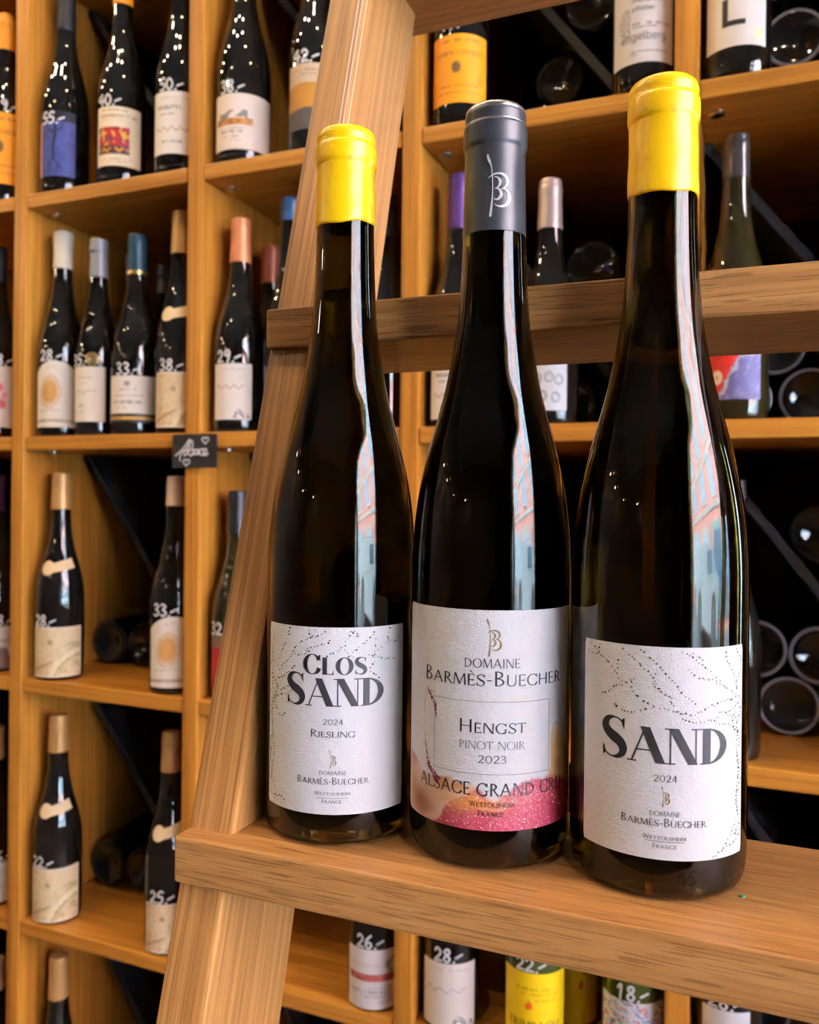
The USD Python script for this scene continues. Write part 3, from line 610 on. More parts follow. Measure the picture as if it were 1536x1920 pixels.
small_print(lb, azM, ztM, HM, [
    ('emblem', '', .208, .0162, 0, .0016, EMB),
    ('winery_lettering', 'DOMAINE', .262, .0040, .0245, .0008, TRJ),
    ('winery_lettering', 'Barmès-Buecher', .344, .0065, .0690, .0022, TRJ),
    ('vineyard_lettering', 'Hengst', .558, .0058, .0293, .0014, TRJ),
    ('grape_lettering', 'PINOT NOIR', .632, .0036, .0294, .0014, (.075, .04, .05, .028, 1, ink_soft)),
    ('year', '2023', .693, .0032, .0122, .0012, DIGS),
    ('region_lettering', 'ALSACE GRAND CRU', .842, .0056, .0735, .0008, (.125, .08, .065, .045, 1, ink)),
    ('place_lettering', 'Wettolsheim', .892, .0025, .0198, .0010, (.13, .09, .065, .045, .77, plain('ink_maroon', (.022, .006, .009), .5))),
    ('rule', '', .905, .0002, .0120, .0012, (0, 0, 0, 0, 1, plain('ink_pale', (.62, .50, .42), .5))),
    ('place_lettering', 'France', .934, .0024, .0110, .0008, (.13, .09, .065, .045, .77, MATS['ink_maroon']))])
m, _, _ = label_grid(.038, azM + math.pi, math.radians(50), .018, .105, 40, 8, .001)
part(tM, 'back_label', m, white_paper, 'back label on the far side', smooth=True)
# right: SAND
tR, fR = hero(-.0366, .3882, .3505, bottle_glass, 'yellow-waxed flute bottle whose white dotted label reads only SAND, rightmost on the step', wine_white, .2640)
wax_cap(tR, .3505, .2985, 9)
azR = math.radians(-79.3); hR = math.radians(57.2); zt_, H_ = .1042, .0862; W_ = 2 * hR * .038
m, _, _ = label_grid(.038, azR, hR, zt_ - H_, zt_, 90, 40, .0006)
lb = part(tR, 'label', m, white_paper, 'white embossed paper label with a dotted pattern', smooth=True)
small_print(lb, azR, zt_, H_, [
    ('title_lettering', 'Sand', .548, .0168, .0535, -.0001, DID),
    ('year', '2024', .633, .0027, .0091, 0, DIGS),
    ('emblem', '', .750, .0083, 0, .0002, (0, 0, 0, 0, 1, gold_foil)),
    ('winery_lettering', 'DOMAINE', .794, .0020, .0120, .0, TRS),
    ('winery_lettering', 'Barmès-Buecher', .843, .0034, .0345, -.0002, TRJ),
    ('place_lettering', 'Wettolsheim', .905, .0018, .0170, -.0002, TRS),
    ('rule', '', .915, .00028, .0156, -.0002, RULG),
    ('place_lettering', 'France', .945, .0019, .0094, 0, TRS)])
CH = [[(.12, .02), (.12, .06), (.18, .10), (.23, .14), (.27, .20)], [(.03, .06), (.09, .07), (.13, .055)], [(.05, .02), (.11, .05), (.17, .09)], [(.24, .08), (.24, .13)], [(.33, .16), (.26, .19), (.22, .21), (.18, .24), (.12, .24)], [(.32, .18), (.35, .24), (.40, .27), (.45, .29)],
      [(.27, .02), (.32, .06), (.38, .10), (.43, .15), (.46, .19), (.50, .23)], [(.35, .01), (.41, .05), (.47, .10), (.53, .16), (.58, .21), (.66, .26)], [(.44, .13), (.43, .17), (.47, .21), (.53, .24)], [(.22, .29), (.28, .32), (.35, .315), (.41, .29), (.50, .29), (.58, .31)], [(.52, .25), (.56, .30), (.62, .35), (.72, .345), (.80, .33)],
      [(.58, .02), (.64, .05), (.70, .09), (.75, .12), (.78, .17)], [(.63, .03), (.68, .055), (.69, .08)], [(.62, .10), (.68, .145), (.74, .15), (.80, .17)], [(.84, .03), (.86, .08), (.90, .12), (.93, .17), (.94, .23)], [(.93, .02), (.96, .05), (.98, .09), (.96, .14), (.94, .20)], [(.80, .17), (.86, .20), (.91, .23), (.97, .25)], [(.56, .30), (.66, .31), (.74, .28), (.82, .26), (.92, .25), (.98, .24)], [(.80, .31), (.88, .31), (.95, .28), (.98, .25)], [(.74, .34), (.80, .36), (.88, .38), (.93, .40), (.96, .42)],
      [(.93, .28), (.97, .33), (.94, .38), (.97, .45), (.94, .53), (.97, .60), (.95, .70), (.97, .80)], [(.95, .42), (.94, .50), (.96, .60), (.94, .72), (.96, .84), (.92, .92)], [(.97, .55), (.98, .68), (.95, .78), (.98, .88), (.95, .93)], [(.76, .985), (.82, .965), (.87, .945), (.92, .94), (.96, .90)], [(.94, .84), (.90, .89), (.85, .93)], [(.86, .33), (.91, .34), (.96, .36)], [(.93, .32), (.90, .36), (.93, .41), (.97, .47)]]
dots(lb, azR, zt_, W_, H_, CH, 8, .38)
m, _, _ = label_grid(.038, azR + math.pi, math.radians(48), .016, .108, 40, 8, .001)
part(tR, 'back_label', m, white_paper, 'back label on the far side', smooth=True)
def hand_on(t, txt, hgt, R, az, h, mat=None, w=.15, name='price_mark', lift=.0004):
    return decal(t, name, hand_shape(txt, hgt, w), lambda hh: R + 0 * np.asarray(hh, float), az, h, mat or marker, lift, .004)
decal(tR, 'embossed_number', hand_shape('05', .0055, .12), RB, math.radians(-79.3 + 14), .0075, bottle_glass, .0003, .002, 'number moulded in the glass')
# ------------------------------------------------------------------ printed labels of the bottles on the shelves: painters (u, v) -> colour
def base_col(u, c): return np.tile(np.asarray(c, float), (len(u), 1))
def words(col, u, v, rows, seed=0):
    """Rows of small print too fine to read: (v, u0, u1, height, colour, strength)."""
    for k, (vc, u0, u1, h, c, a) in enumerate(rows):
        n = meshkit.noise(np.stack([u * 42, np.full_like(u, seed + k * 3.3), v * 10], -1), seed + k)
        col = lay(col, c, a * (np.abs(v - vc) < h) * (u > u0) * (u < u1) * ss(n, .30, .5))
    return col
GREYT, BRT = srgb(120, 112, 108), srgb(150, 120, 90)
CREAM, WHITE = srgb(232, 214, 190), srgb(236, 230, 226)
def P_orange(u, v):
    c = base_col(u, srgb(238, 150, 20)); n = fb(u, v, 4, 3, 3); c = c * (.92 + .16 * n[:, None])
    c = words(c, u, v, [(.09, .2, .85, .02, srgb(150, 85, 10), .7), (.27, .1, .9, .035, srgb(150, 85, 10), .55), (.75, .2, .8, .018, srgb(150, 85, 10), .6), (.85, .12, .85, .016, srgb(150, 85, 10), .6)], 1)
    d = np.hypot((u - .45) * 1.15, (v - .48) * 1.0); c = lay(c, srgb(70, 55, 35), .9 * (1 - ss(d, .085, .095))); c = lay(c, srgb(190, 150, 70), .5 * ((d > .07) & (d < .08)))
    d = np.hypot((u - .86) * 1.1, v - .66); return lay(c, srgb(215, 100, 30), .6 * ((d < .075) & (np.sin(d * 260) > 0)))
def P_blue(u, v):
    n = fb(u, v * 2, 6, 4, 5); c = np.asarray(srgb(58, 66, 120))[None] * (.6 + .95 * n[:, None])
    c = lay(c, srgb(205, 140, 100), .95 * (u < .10)); c = lay(c, srgb(10, 12, 25), .97 * (v < .16))
    def tw(p, w):
        nonlocal c
        for a, b in zip(p[:-1], p[1:]):
            a, b = np.array(a), np.array(b); t = np.clip(((u - a[0]) * (b[0] - a[0]) + (v - a[1]) * (b[1] - a[1])) / ((b - a) @ (b - a)), 0, 1)
            d = np.hypot(u - a[0] - t * (b[0] - a[0]), v - a[1] - t * (b[1] - a[1])); c = lay(c, srgb(24, 26, 30), .9 * (1 - ss(d, w * .6, w * 1.3)))
    tw([(.52, .22), (.50, .40), (.46, .55), (.47, .72)], .035)
    for q in ([(.50, .32), (.36, .30), (.26, .22)], [(.51, .30), (.64, .28), (.72, .18)], [(.52, .24), (.56, .18)], [(.47, .72), (.36, .80), (.28, .92)], [(.47, .72), (.58, .80), (.68, .90)], [(.36, .80), (.40, .95)], [(.58, .8), (.56, .93)]): tw(q, .014)
    return c
def P_redpic(u, v):
    c = words(base_col(u, srgb(238, 216, 184)), u, v, [(.06, .15, .7, .018, BRT, .6), (.16, .1, .9, .03, BRT, .6), (.22, .1, .6, .012, BRT, .4), (.88, .1, .8, .012, BRT, .5), (.93, .1, .7, .01, BRT, .4)], 4)
    n = fb(u, v, 9, 4, 8); n2 = fb(u, v, 16, 3, 9); k = (u > .06) & (u < .74) & (v > .34) & (v < .80)
    c[k] = (np.asarray(srgb(165, 30, 40))[None] * (.5 + n[:, None] * 1.1))[k]
    c = lay(c, srgb(215, 170, 50), .9 * k * (n2 > .56)); c = lay(c, srgb(60, 40, 80), .8 * k * (n > .58)); k2 = k & (v > .66)
    c = lay(c, srgb(45, 32, 48), .92 * k2); return lay(c, srgb(200, 130, 30), .9 * k2 * (np.abs(v - .73 - .02 * np.sin(u * 50)) < .03) * (n2 > .45))
def P_script(u, v, warm=WHITE, tone=srgb(190, 150, 100)):
    c = words(base_col(u, warm), u, v, [(.10, .2, .8, .012, GREYT, .4), (.26, .12, .62, .035, GREYT, .65), (.36, .2, .5, .018, GREYT, .5), (.80, .25, .65, .022, GREYT, .6)], 7)
    return lay(c, tone, .85 * (np.abs(v - .60 - .025 * np.sin(u * 38) - .015 * np.sin(u * 90)) < .016) * (u > .08) * (u < .95))
def P_band(u, v):
    c = words(base_col(u, srgb(234, 216, 204)), u, v, [(.62, .1, .5, .012, GREYT, .5), (.68, .14, .48, .022, GREYT, .65), (.77, .16, .46, .014, GREYT, .5), (.84, .28, .45, .012, GREYT, .5)], 9)
    n = fb(u, v, 10, 3, 2); k = (np.abs(v - .50) < .055) & (u > .05) & (u < .62); c = lay(c, srgb(185, 115, 45), .95 * k); c = lay(c, srgb(110, 65, 25), .6 * k * (n > .5))
    k = (v > .30) & (v < .44) & (u > .12) & (u < .55); return lay(c, srgb(50, 65, 75), .75 * k * (n > .52))
def P_ochregrey(u, v):
    c = base_col(u, srgb(196, 168, 140)); e = .34 - .05 * np.sin(u * 3.4); c = lay(c, srgb(178, 120, 45), 1. * (v > e)); c = lay(c, srgb(80, 72, 66), 1. * (v > e + .38))
    return words(c, u, v, [(.10, .15, .9, .015, srgb(110, 90, 75), .6), (.16, .3, .8, .012, srgb(110, 90, 75), .5)], 11)
def P_plain(u, v): return words(base_col(u, WHITE), u, v, [(.24, .2, .8, .014, GREYT, .35), (.60, .15, .85, .012, GREYT, .4), (.64, .15, .6, .010, GREYT, .4), (.86, .3, .8, .010, GREYT, .4)], 13)
def P_fan(u, v):
    c = words(base_col(u, srgb(226, 222, 222)), u, v, [(.52, .36, .92, .014, GREYT, .6), (.56, .36, .7, .012, GREYT, .6), (.86, .32, .86, .010, GREYT, .6), (.90, .32, .5, .010, GREYT, .5)], 15)
    k = (u > .14) & (u < .33) & (v > .30) & (v < .66); a = np.arctan2(v - .62, u - .36); return lay(c, srgb(110, 108, 110), .75 * k * (np.sin(a * 60) > .1) * (np.hypot(u - .33, (v - .48) * 1.0) < .20))
def P_letter(u, v): return base_col(u, srgb(236, 232, 228))
def P_flower(u, v):
    c = base_col(u, srgb(236, 222, 212)); n = fb(u, v, 7, 3, 21)
    for (a, b, r, col) in ((.62, .34, .08, srgb(225, 60, 70)), (.70, .47, .07, srgb(235, 120, 140)), (.66, .62, .09, srgb(215, 50, 65)), (.50, .50, .10, srgb(230, 110, 130)), (.42, .38, .08, srgb(240, 150, 160))):
        c = lay(c, col, .85 * (1 - ss(np.hypot(u - a, (v - b)) + (n - .5) * .08, r * .7, r)))
    return c
def P_sun(u, v):
    c = words(base_col(u, srgb(240, 228, 214)), u, v, [(.10, .35, .55, .03, BRT, .25), (.74, .12, .62, .016, BRT, .5)], 17)
    du, dv = (u - .40) * 1.0, (v - .46) * .92; d = np.hypot(du, dv); a = np.arctan2(dv, du); ray = .5 + .5 * np.sin(a * 34)
    c = lay(c, srgb(196, 138, 62), np.clip(np.maximum(1.2 * (1 - ss(d, .12, .19)), (ray > .45) * 1.0), 0, .95) * (d < .24))
    k = (np.abs(v - .90) < .022); n = meshkit.noise(np.stack([u * 60, v * 30, v * 0], -1), 3); return lay(c, srgb(120, 90, 50), .85 * k * (.5 + .5 * n))
def P_text(u, v):
    return words(base_col(u, srgb(240, 226, 210)), u, v, [(.20, .16, .62, .022, BRT, .3), (.30, .16, .5, .018, BRT, .25), (.44, .12, .75, .010, GREYT, .45), (.48, .12, .5, .012, BRT, .5), (.70, .18, .4, .035, BRT, .35), (.82, .12, .42, .016, BRT, .4)], 19)
def P_goldband(u, v):
    c = words(base_col(u, srgb(238, 226, 214)), u, v, [(.30, .25, .6, .025, GREYT, .4), (.42, .14, .7, .018, BRT, .5), (.56, .12, .72, .04, GREYT, .6), (.68, .2, .4, .008, GREYT, .5)], 23)
    d = np.hypot(u - .40, (v - .17)); c = lay(c, GREYT, .7 * (d < .06)); c = lay(c, (.02, .02, .022), 1. * (v > .80)); c = lay(c, srgb(190, 145, 70), .95 * (np.abs(v - .90) < .035)); return c
def P_garden(u, v):
    n, n2, n3 = fb(u, v, 4, 4, 31), fb(u, v, 8, 4, 33), fb(u, v, 22, 3, 35)
    c = np.asarray(srgb(226, 200, 158))[None] * (.90 + .2 * n[:, None])
    x = u + (n - .5) * .12; y = v + (n2 - .5) * .08
    c = lay(c, srgb(168, 156, 98), .75 * ((x > .52) & (y > .32)) * ss(n2, .35, .6)); c = lay(c, srgb(206, 160, 116), .55 * ((x < .36)) * ss(n, .35, .6))
    d = np.abs(np.hypot(x - .95, y - 1.02) - .52); c = lay(c, srgb(240, 222, 180), .9 * (1 - ss(d, .03, .06))); d2 = np.abs(np.hypot(x - .95, y - 1.02) - .44); c = lay(c, srgb(120, 118, 62), .7 * (1 - ss(d2, .005, .018)))
    c = lay(c, srgb(130, 120, 72), .75 * (1 - ss(np.hypot((x - .40) * 1.2, y - .30), .05, .08))); c = lay(c, srgb(140, 104, 66), .6 * (1 - ss(np.abs(y - .80 + .5 * (x - .2)), .02, .04)) * (x < .45)); c = lay(c, srgb(120, 90, 60), .28 * (n3 > .60) * (u > .08) * (u < .92))
    b = np.minimum(np.minimum(u, 1 - u), np.minimum(v, 1 - v)); return lay(c, srgb(238, 220, 196), .95 * (b < .035))
def P_sketch(u, v):
    c = words(base_col(u, srgb(238, 228, 220)), u, v, [(.10, .2, .85, .012, GREYT, .35)], 27); n = fb(u, v, 26, 3, 41)
    c = lay(c, srgb(170, 150, 135), .8 * (np.abs(v - .42 - .03 * np.sin(u * 30)) < .012) * (u > .1) * (u < .8))
    return lay(c, srgb(110, 112, 118), .8 * (n > .5) * (v > 1.25 - u * .5 - .10 * np.sin(u * 12)) * (v < .97))
def P_stary(u, v):
    n = fb(u, v, 9, 4, 45); c = np.asarray(srgb(52, 66, 140))[None] * (.5 + n[:, None]); c = lay(c, srgb(225, 160, 60), .9 * (fb(u, v, 12, 3, 47) > .57)); c = lay(c, srgb(205, 190, 200), .6 * (fb(u, v, 20, 2, 49) > .62))
    return lay(c, srgb(232, 212, 196), 1. * (v > .74))
def P_faces(u, v):
    c = words(base_col(u, srgb(226, 230, 236)), u, v, [(.2, .3, .8, .03, GREYT, .5)], 51)
    for a, b in ((.45, .52), (.66, .50), (.84, .54), (.55, .78), (.78, .8)):
        d = np.hypot(u - a, v - b); c = lay(c, srgb(120, 125, 130), .6 * (np.abs(d - .07) < .02)); c = lay(c, srgb(90, 92, 98), .5 * ((d < .07) & (fb(u, v, 40, 2, 5) > .55)))
    return c
def P_coral(u, v):
    n = fb(u, v, 8, 4, 55); c = np.asarray(srgb(112, 108, 160))[None] * (.75 + .5 * n[:, None]); st = np.sin((u * .9 + v * .5) * 60) * .5 + .5
    c = lay(c, srgb(190, 190, 235), .35 * st * (n > .5)); ed = .64 - .70 * (v - .42) + (n - .5) * .30
    w = (u < ed + .22) & (v < .42); ce = fb(u, v, 13, 2, 57); c = lay(c, srgb(236, 226, 216), .95 * w * (ce > .38)); c = lay(c, srgb(90, 80, 80), .6 * w * (ce < .38))
    r = ss(ed - u, 0, .05) * ((v > .22 + .25 * (n - .4) + .10 * u) & (v < .93)); col = np.asarray(srgb(212, 42, 36))[None] * (.65 + .8 * fb(u, v, 16, 3, 59)[:, None]); c = c * (1 - r[:, None]) + col * r[:, None]
    cells = np.sin(u * 70 + 6 * n) * np.sin(v * 64 + 5 * n); c = lay(c, srgb(240, 120, 90), .5 * r * (np.abs(cells) < .12)); c = lay(c, srgb(225, 225, 245), .8 * (1 - ss(np.abs(u - ed - .02), .01, .05)) * (v > .4) * (v < .93))
    d = np.hypot(u - .24, v - .70); c = lay(c, srgb(246, 232, 215), .97 * (1 - ss(d, .085, .11))); return lay(c, srgb(225, 165, 70), .9 * (1 - ss(d, .02, .04)))
def P_darkred(u, v):
    c = words(base_col(u, srgb(232, 222, 216)), u, v, [(.34, .2, .9, .05, GREYT, .5)], 61); n = fb(u, v, 6, 4, 63); return lay(c, srgb(110, 60, 62), .85 * ss(v + (n - .5) * .5 + .25 * (u - .5), .58, .66) * (n > .32))
def P_red(u, v): n = fb(u, v, 5, 3, 65); c = np.asarray(srgb(176, 40, 44))[None] * (.8 + .4 * n[:, None]); return lay(c, srgb(120, 105, 85), .9 * (v < .2))
def P_redband(u, v):
    n = fb(u, v, 14, 3, 67); c = words(base_col(u, srgb(234, 228, 230)), u, v, [(.26, .1, .8, .03, GREYT, .2), (.64, .4, .85, .012, GREYT, .5), (.71, .1, .85, .028, GREYT, .6), (.79, .3, .85, .022, GREYT, .4), (.88, .6, .85, .014, GREYT, .5)], 69)
    k = np.abs(v - .475) < .062; c = lay(c, srgb(150, 52, 42), .95 * k * (u > .05)); c = lay(c, srgb(205, 140, 110), .6 * k * (np.abs(v - .475) < .03) * (n > .53) * (u > .1) * (u < .8)); return lay(c, srgb(120, 118, 118), .7 * (n > .52) * (u > .76 - .3 * (v - .1)) * (v < .42) * (v > .06 + (1 - u) * .3))
def P_yellow(u, v):
    c = base_col(u, srgb(246, 204, 22)); c = words(c, u, v, [(.22, .25, .72, .02, srgb(150, 120, 20), .6), (.28, .3, .8, .010, srgb(150, 120, 20), .5), (.36, .5, .8, .02, srgb(190, 150, 30), .5)], 71)
    d = np.hypot((u - .42) * .95, (v - .45)); n = fb(u, v, 20, 2, 73); c = lay(c, srgb(214, 74, 24), .95 * (1 - ss(d + (n - .5) * .03, .045, .06))); return lay(c, srgb(120, 110, 40), .7 * ((np.abs(u - .42) < .02) & (np.abs(v - .385) < .02)))
def P_paper(u, v):
    n = fb(u, v, 5, 4, 75); s = np.sin((u * 2.2 - v * 2.6 + 1.9 * n) * 17); c = base_col(u, srgb(226, 224, 226)); k = fb(u, v, 4, 3, 77)
    for i, col in enumerate((srgb(236, 140, 50), srgb(120, 180, 150), srgb(200, 70, 80), srgb(90, 110, 180))): c = lay(c, col, .85 * (s > .35) * (np.abs(k - .36 - i * .09) < .048))
    return lay(c, srgb(70, 60, 60), .6 * (np.abs(s - .33) < .07))
def P_square(u, v):
    c = words(base_col(u, srgb(236, 234, 236)), u, v, [(.75, .4, .9, .02, GREYT, .5)], 79); return lay(c, srgb(226, 200, 130), .8 * (np.abs(u - .52) < .07) * (np.abs(v - .28) < .055))

FOIL = {}
def foil(name, rgb, rough=.42, metallic=.35):
    if name not in FOIL: FOIL[name] = plain('foil_' + name, srgb(*rgb), rough, metallic=metallic)
    return FOIL[name]
tan_f, orange_f, black_f = foil('tan', (198, 150, 92)), foil('orange', (226, 140, 20), .45, .1), foil('black', (30, 32, 36))
white_wax = plain('white_wax', srgb(226, 212, 192), .4); blue_wax = plain('blue_wax', srgb(30, 66, 104), .35); cream_f = foil('cream', (222, 190, 158), .5, .05)
grey_f, teal_f, salmon_f, dull_f = foil('grey', (150, 152, 156)), foil('teal', (20, 58, 74), .4, .2), foil('salmon', (206, 132, 88)), foil('dull_salmon', (176, 104, 78))
purple_f, silver_f, plum_f, clear_f = foil('purple', (86, 54, 120)), foil('silver', (206, 186, 178), .35, .5), foil('plum', (70, 30, 50)), foil('smoke', (70, 66, 64), .12, .2)
collar_paper = plain('collar_paper', srgb(226, 196, 152), .6)
ROWZ = {'A': ZA, 'B': ZA - V, 'C': ZA - 2 * V, 'D': ZA - 3 * V, 'E': ZA - 4 * V}
FL_ = [(r, h) for r, h in HERO]
def foil_cap(t, f, H, L, mat, wax=False, ring=None):
    if wax:
        pr = smooth_prof([(float(f(H - L)) + .0003, H - L), (float(f(H - L)) + .0011, H - L + .001), (float(f(H - L * .6)) + .0010, H - L * .6), (.0150, H - .020), (.0157, H - .016), (.0157, H - .008), (.0150, H - .002), (.0115, H), (0, H)], 40)
    else:
        pr = smooth_prof([(float(f(H - L)) + .0002, H - L), (float(f(H - L)) + .0008, H - L + .0004), (float(f(H - .022)) + .0006, H - .022), (.0150, H - .0205), (.0150, H - .011), (.0144, H - .0100), (.0143, H - .0025), (.0132, H - .0005), (0, H)], 40)
    part(t, 'wax_cap' if wax else 'capsule', lathe(pr, 40), mat, smooth=45)
    if ring: part(t, 'capsule_ring', lathe([(float(f(H - L)) + .0006, H - L), (float(f(H - L)) + .0013, H - L), (float(f(H - L)) + .0013, H - L + .006), (float(f(H - L)) + .0006, H - L + .006)], 40), ring, 'shiny gold ring')
def back_bottle(row, X, lab, H=.330, R=.0375, Y=1.055, shape=HERO, cap=(tan_f, .060), label=None, price=None, glass_m=None, collar=False, group=None, ring=None, extra=None, wax=False, paz=-22, ph=None):
    """label: (painter, centre in degrees from the camera's side, half width in degrees, z0, z1[, corner, arched top])."""
    if Y == 1.055: X, Y = X * 1.041 / 1.055, 1.041                      # bottles stand close to the front edge, inside their cell
    ci = math.floor((X - X0 + UT * .5) / P); X = min(max(X, X0 + ci * P + R + .0012), X0 + (ci + 1) * P - UT - R - .0012)
    t = thing('shelf_bottle', lab, 'wine bottle', (X, Y, ROWZ[row] + .0003), group)
    f, hh = profile(shape, H - .003, R, 60)
    part(t, 'glass', lathe([(0, .002)] + [(float(f(h)), h) for h in hh] + [(0, hh[-1])], 56), glass_m or dark_glass, smooth=50)
    if cap: foil_cap(t, f, H, cap[1], cap[0], wax, ring)
    az0 = math.atan2(-Y, -X); Rf = lambda h: R + 0 * np.asarray(h, float)
    if label:
        fn, c, hw, z0, z1 = label[:5]; m, u, v = label_grid(R, az0 + math.radians(c), math.radians(hw), z0, z1, 84, 84, label[5] if len(label) > 5 else .0015, .0003, label[6] if len(label) > 6 else 0)
        lb = part(t, 'label', m, print_paper, paint=fn(u, v))
        if extra: extra(lb, R, az0 + math.radians(c), math.radians(hw), z0, z1)
    if price:
        decal(t, 'price_mark', hand_shape(price, .0165, .17), Rf, az0 + math.radians(paz), ph or ((label[4] if label else .11) + .002 + (label[6] if label and len(label) > 6 else 0)), marker, .0006, .004)
    if collar:
        g = unary_union([ell(-.010, 0, .0105, .0105), Polygon([(-.004, -.0072), (.032, .0005), (.029, .0150), (-.004, .0062)])]).buffer(.0008)
        decal(t, 'neck_label', g, lambda h: f(np.asarray(h)) + .0003, az0 + math.radians(-18), .178, collar_paper, .0003, .004)
    return t
WA, WB, WC, WD = 'bottles on the top visible shelf', 'bottles on the second shelf', 'bottles on the third shelf', 'bottles on the bottom visible shelf'
def letter_L(lb, R, az, hw, z0, z1):
    Hh = z1 - z0; s = unary_union([box(-.0125, 0, -.0064, .031), box(-.0125, 0, .0125, .0060)]); decal(lb, 'letter', s, lambda h: R + 0 * np.asarray(h, float), az - .05, z0 + .0235, ink, .0006, .003)
    decal(lb, 'gold_square', box(-.005, -.005, .005, .005), lambda h: R + 0 * np.asarray(h, float), az + hw * .72, z0 + .0135, gold_foil, .0006, .003)
def sans(txt, hgt, x0, y0, width=None):
    m = meshkit.text_mesh(txt, hgt, .00002); v = np.array(m.vertices); w = v[:, 0].max() - v[:, 0].min(); k = 1 if width is None else width / w
    v[:, 0] = (v[:, 0] - v[:, 0].min()) * k + x0; v[:, 1] += y0; v[:, 2] = 0
    v, f = trimesh.remesh.subdivide_to_size(v, m.faces, .004, max_iter=8); return trimesh.Trimesh(v, f, process=False)
print_grey = plain('print_light_grey', (.30, .30, .31), .5)
def fan_text(lb, R, az, hw, z0, z1):
    rf = lambda h: R + 0 * np.asarray(h, float)
    for nm, txt, h, x, y, w in (('winery_lettering', 'mélanie', .0055, -.012, .071, .034), ('winery_lettering', 'pfister', .0055, -.012, .061, .026), ('title_lettering', 'engelberg', .0095, -.026, .0265, .054)):
        part(lb, nm, wrap(sans(txt, h, x, y, w), rf, az, z0, .0006), print_grey, smooth=True)
def coral_text(lb, R, az, hw, z0, z1):
    part(lb, 'lettering', wrap(sans('ARTISAN', .0050, .001, .002, .026), lambda h: R + 0 * np.asarray(h, float), az, z0, .0006), plain('ink_white', (.75, .75, .8), .5), smooth=True)
def yellow_text(lb, R, az, hw, z0, z1):
    decal(lb, 'lettering', text_shape('TRIMBACH', .0105, .12, .06, .07, .035, 1, .05, .068), lambda h: R + 0 * np.asarray(h, float), az - .05, z0 + .022, plain('ink_olive', (.06, .05, .01), .5), .0006, .003)
def medal(t, R, az, h): decal(t, 'medal', ell(0, 0, .0105, .0105), lambda hh: R + 0 * np.asarray(hh, float), az, h, gold_foil, .0006, .004, 'round gold sticker')

back_bottle('A', -1.182, 'orange-capped bottle with orange label, cut by the left edge of the photo', .325, cap=(orange_f, .062), label=(P_orange, -8, 62, .030, .148), price='9.-', paz=8, ph=.152, group=WA)
back_bottle('A', -1.054, 'bottle with a blue label showing a bare black tree, marked 55', .345, cap=(black_f, .075), label=(P_blue, -24, 48, .024, .128), price='55.-', paz=-30, ph=.108, group=WA)
back_bottle('A', -.932, 'bottle with a cream label carrying a red picture, marked 40', .345, cap=(orange_f, .058), label=(P_redpic, -10, 57, .024, .115), price='40.-', paz=-32, group=WA)
back_bottle('A', -.819, 'bottle with a pale label in light script half hidden by an upright, marked 50', .345, cap=(black_f, .062), label=(P_script, -13, 60, .026, .119), price='50.-', group=WA)
back_bottle('A', -.7044, 'bottle with a wide white label and small tan band, marked 38', .345, R=.0395, cap=(black_f, .06), label=(P_band, 2, 74, .015, .095, .002), price='38.-', paz=-25, group=WA)
back_bottle('A', -.5825, 'bottle with an ochre and grey label behind the top of the ladder leg, marked 42', .345, cap=(black_f, .06), label=(P_ochregrey, -8, 60, .026, .117), price='42.-', paz=-22, group=WA)
back_bottle('A', -.3639, 'bottle with an orange label bearing a dark oval, right of the ladder leg', .345, shape=HERO, cap=(black_f, .06), label=(P_orange, -3, 63, .025, .113), price='40.-', paz=-18, ph=.121, group=WA)
back_bottle('A', -.1196, 'bottle with a pale engelberg label behind the tallest yellow wax cap', .345, cap=(black_f, .06), label=(P_fan, -3, 63, .033, .128), extra=fan_text, group=WA)
back_bottle('A', -.020, 'bottle with a white label bearing one large black letter L', .345, cap=(black_f, .06), label=(P_letter, -2, 56, .032, .125, .0008), extra=letter_L, group=WA)

back_bottle('B', -1.1986, 'bottle with a pink flower on its label, cut by the left edge of the photo', .325, cap=(black_f, .06), label=(P_flower, -6, 62, .018, .120), price='28.-', paz=10, group=WB)
back_bottle('B', -1.0574, 'white-waxed bottle with a golden sunburst label on the second shelf', .335, R=.036, cap=(white_wax, .062), wax=True, label=(P_sun, -18, 62, .014, .100, .002, .020), price='28.-', paz=-28, ph=.120, group=WB)
b3 = back_bottle('B', -.9760, 'bottle with a silver-grey capsule, narrow cream label and a round gold sticker', .314, R=.0345, cap=(grey_f, .062), label=(P_text, -27, 46, .021, .107), price='35.-', paz=-48, group=WB)
medal(b3, .0345, math.atan2(-1.055, .9808) + math.radians(-14), .1185)
back_bottle('B', -.8989, 'bottle with a teal capsule ringed in gold and a white label', .313, cap=(teal_f, .064), ring=gold_foil, label=(P_goldband, -8, 64, .017, .089), price='33.-', paz=-20, group=WB)
back_bottle('B', -.8136, 'tan-capped bottle with cream neck collar half hidden by an upright, second shelf', .339, cap=(tan_f, .066), label=(P_garden, -2, 62, .008, .0905), price='38.-', paz=-22, collar=True, group=WB)
back_bottle('B', -.7162, 'bottle with a salmon capsule and a white label with a grey sketch, marked 29', .3155, cap=(salmon_f, .066), label=(P_sketch, -18, 46, .017, .0975), price='29.-', paz=-25, group=WB)
back_bottle('B', -.7016, 'bottle with dull salmon capsule and blue and orange label beside the ladder leg', .300, Y=1.125, cap=(dull_f, .060), label=(P_stary, -12, 60, .017, .104), price='29.-', paz=-12, group=WB)
back_bottle('B', -.6200, 'dark bottle with a blue wax cap half hidden behind the ladder leg', .335, cap=(blue_wax, .034), wax=True, label=(P_plain, 0, 50, .02, .09), Y=1.055, group=WB)
back_bottle('B', -.4540, 'unlabelled dark bottle glimpsed between the ladder leg and the shelf upright', .320, cap=(black_f, .06), group=WB)
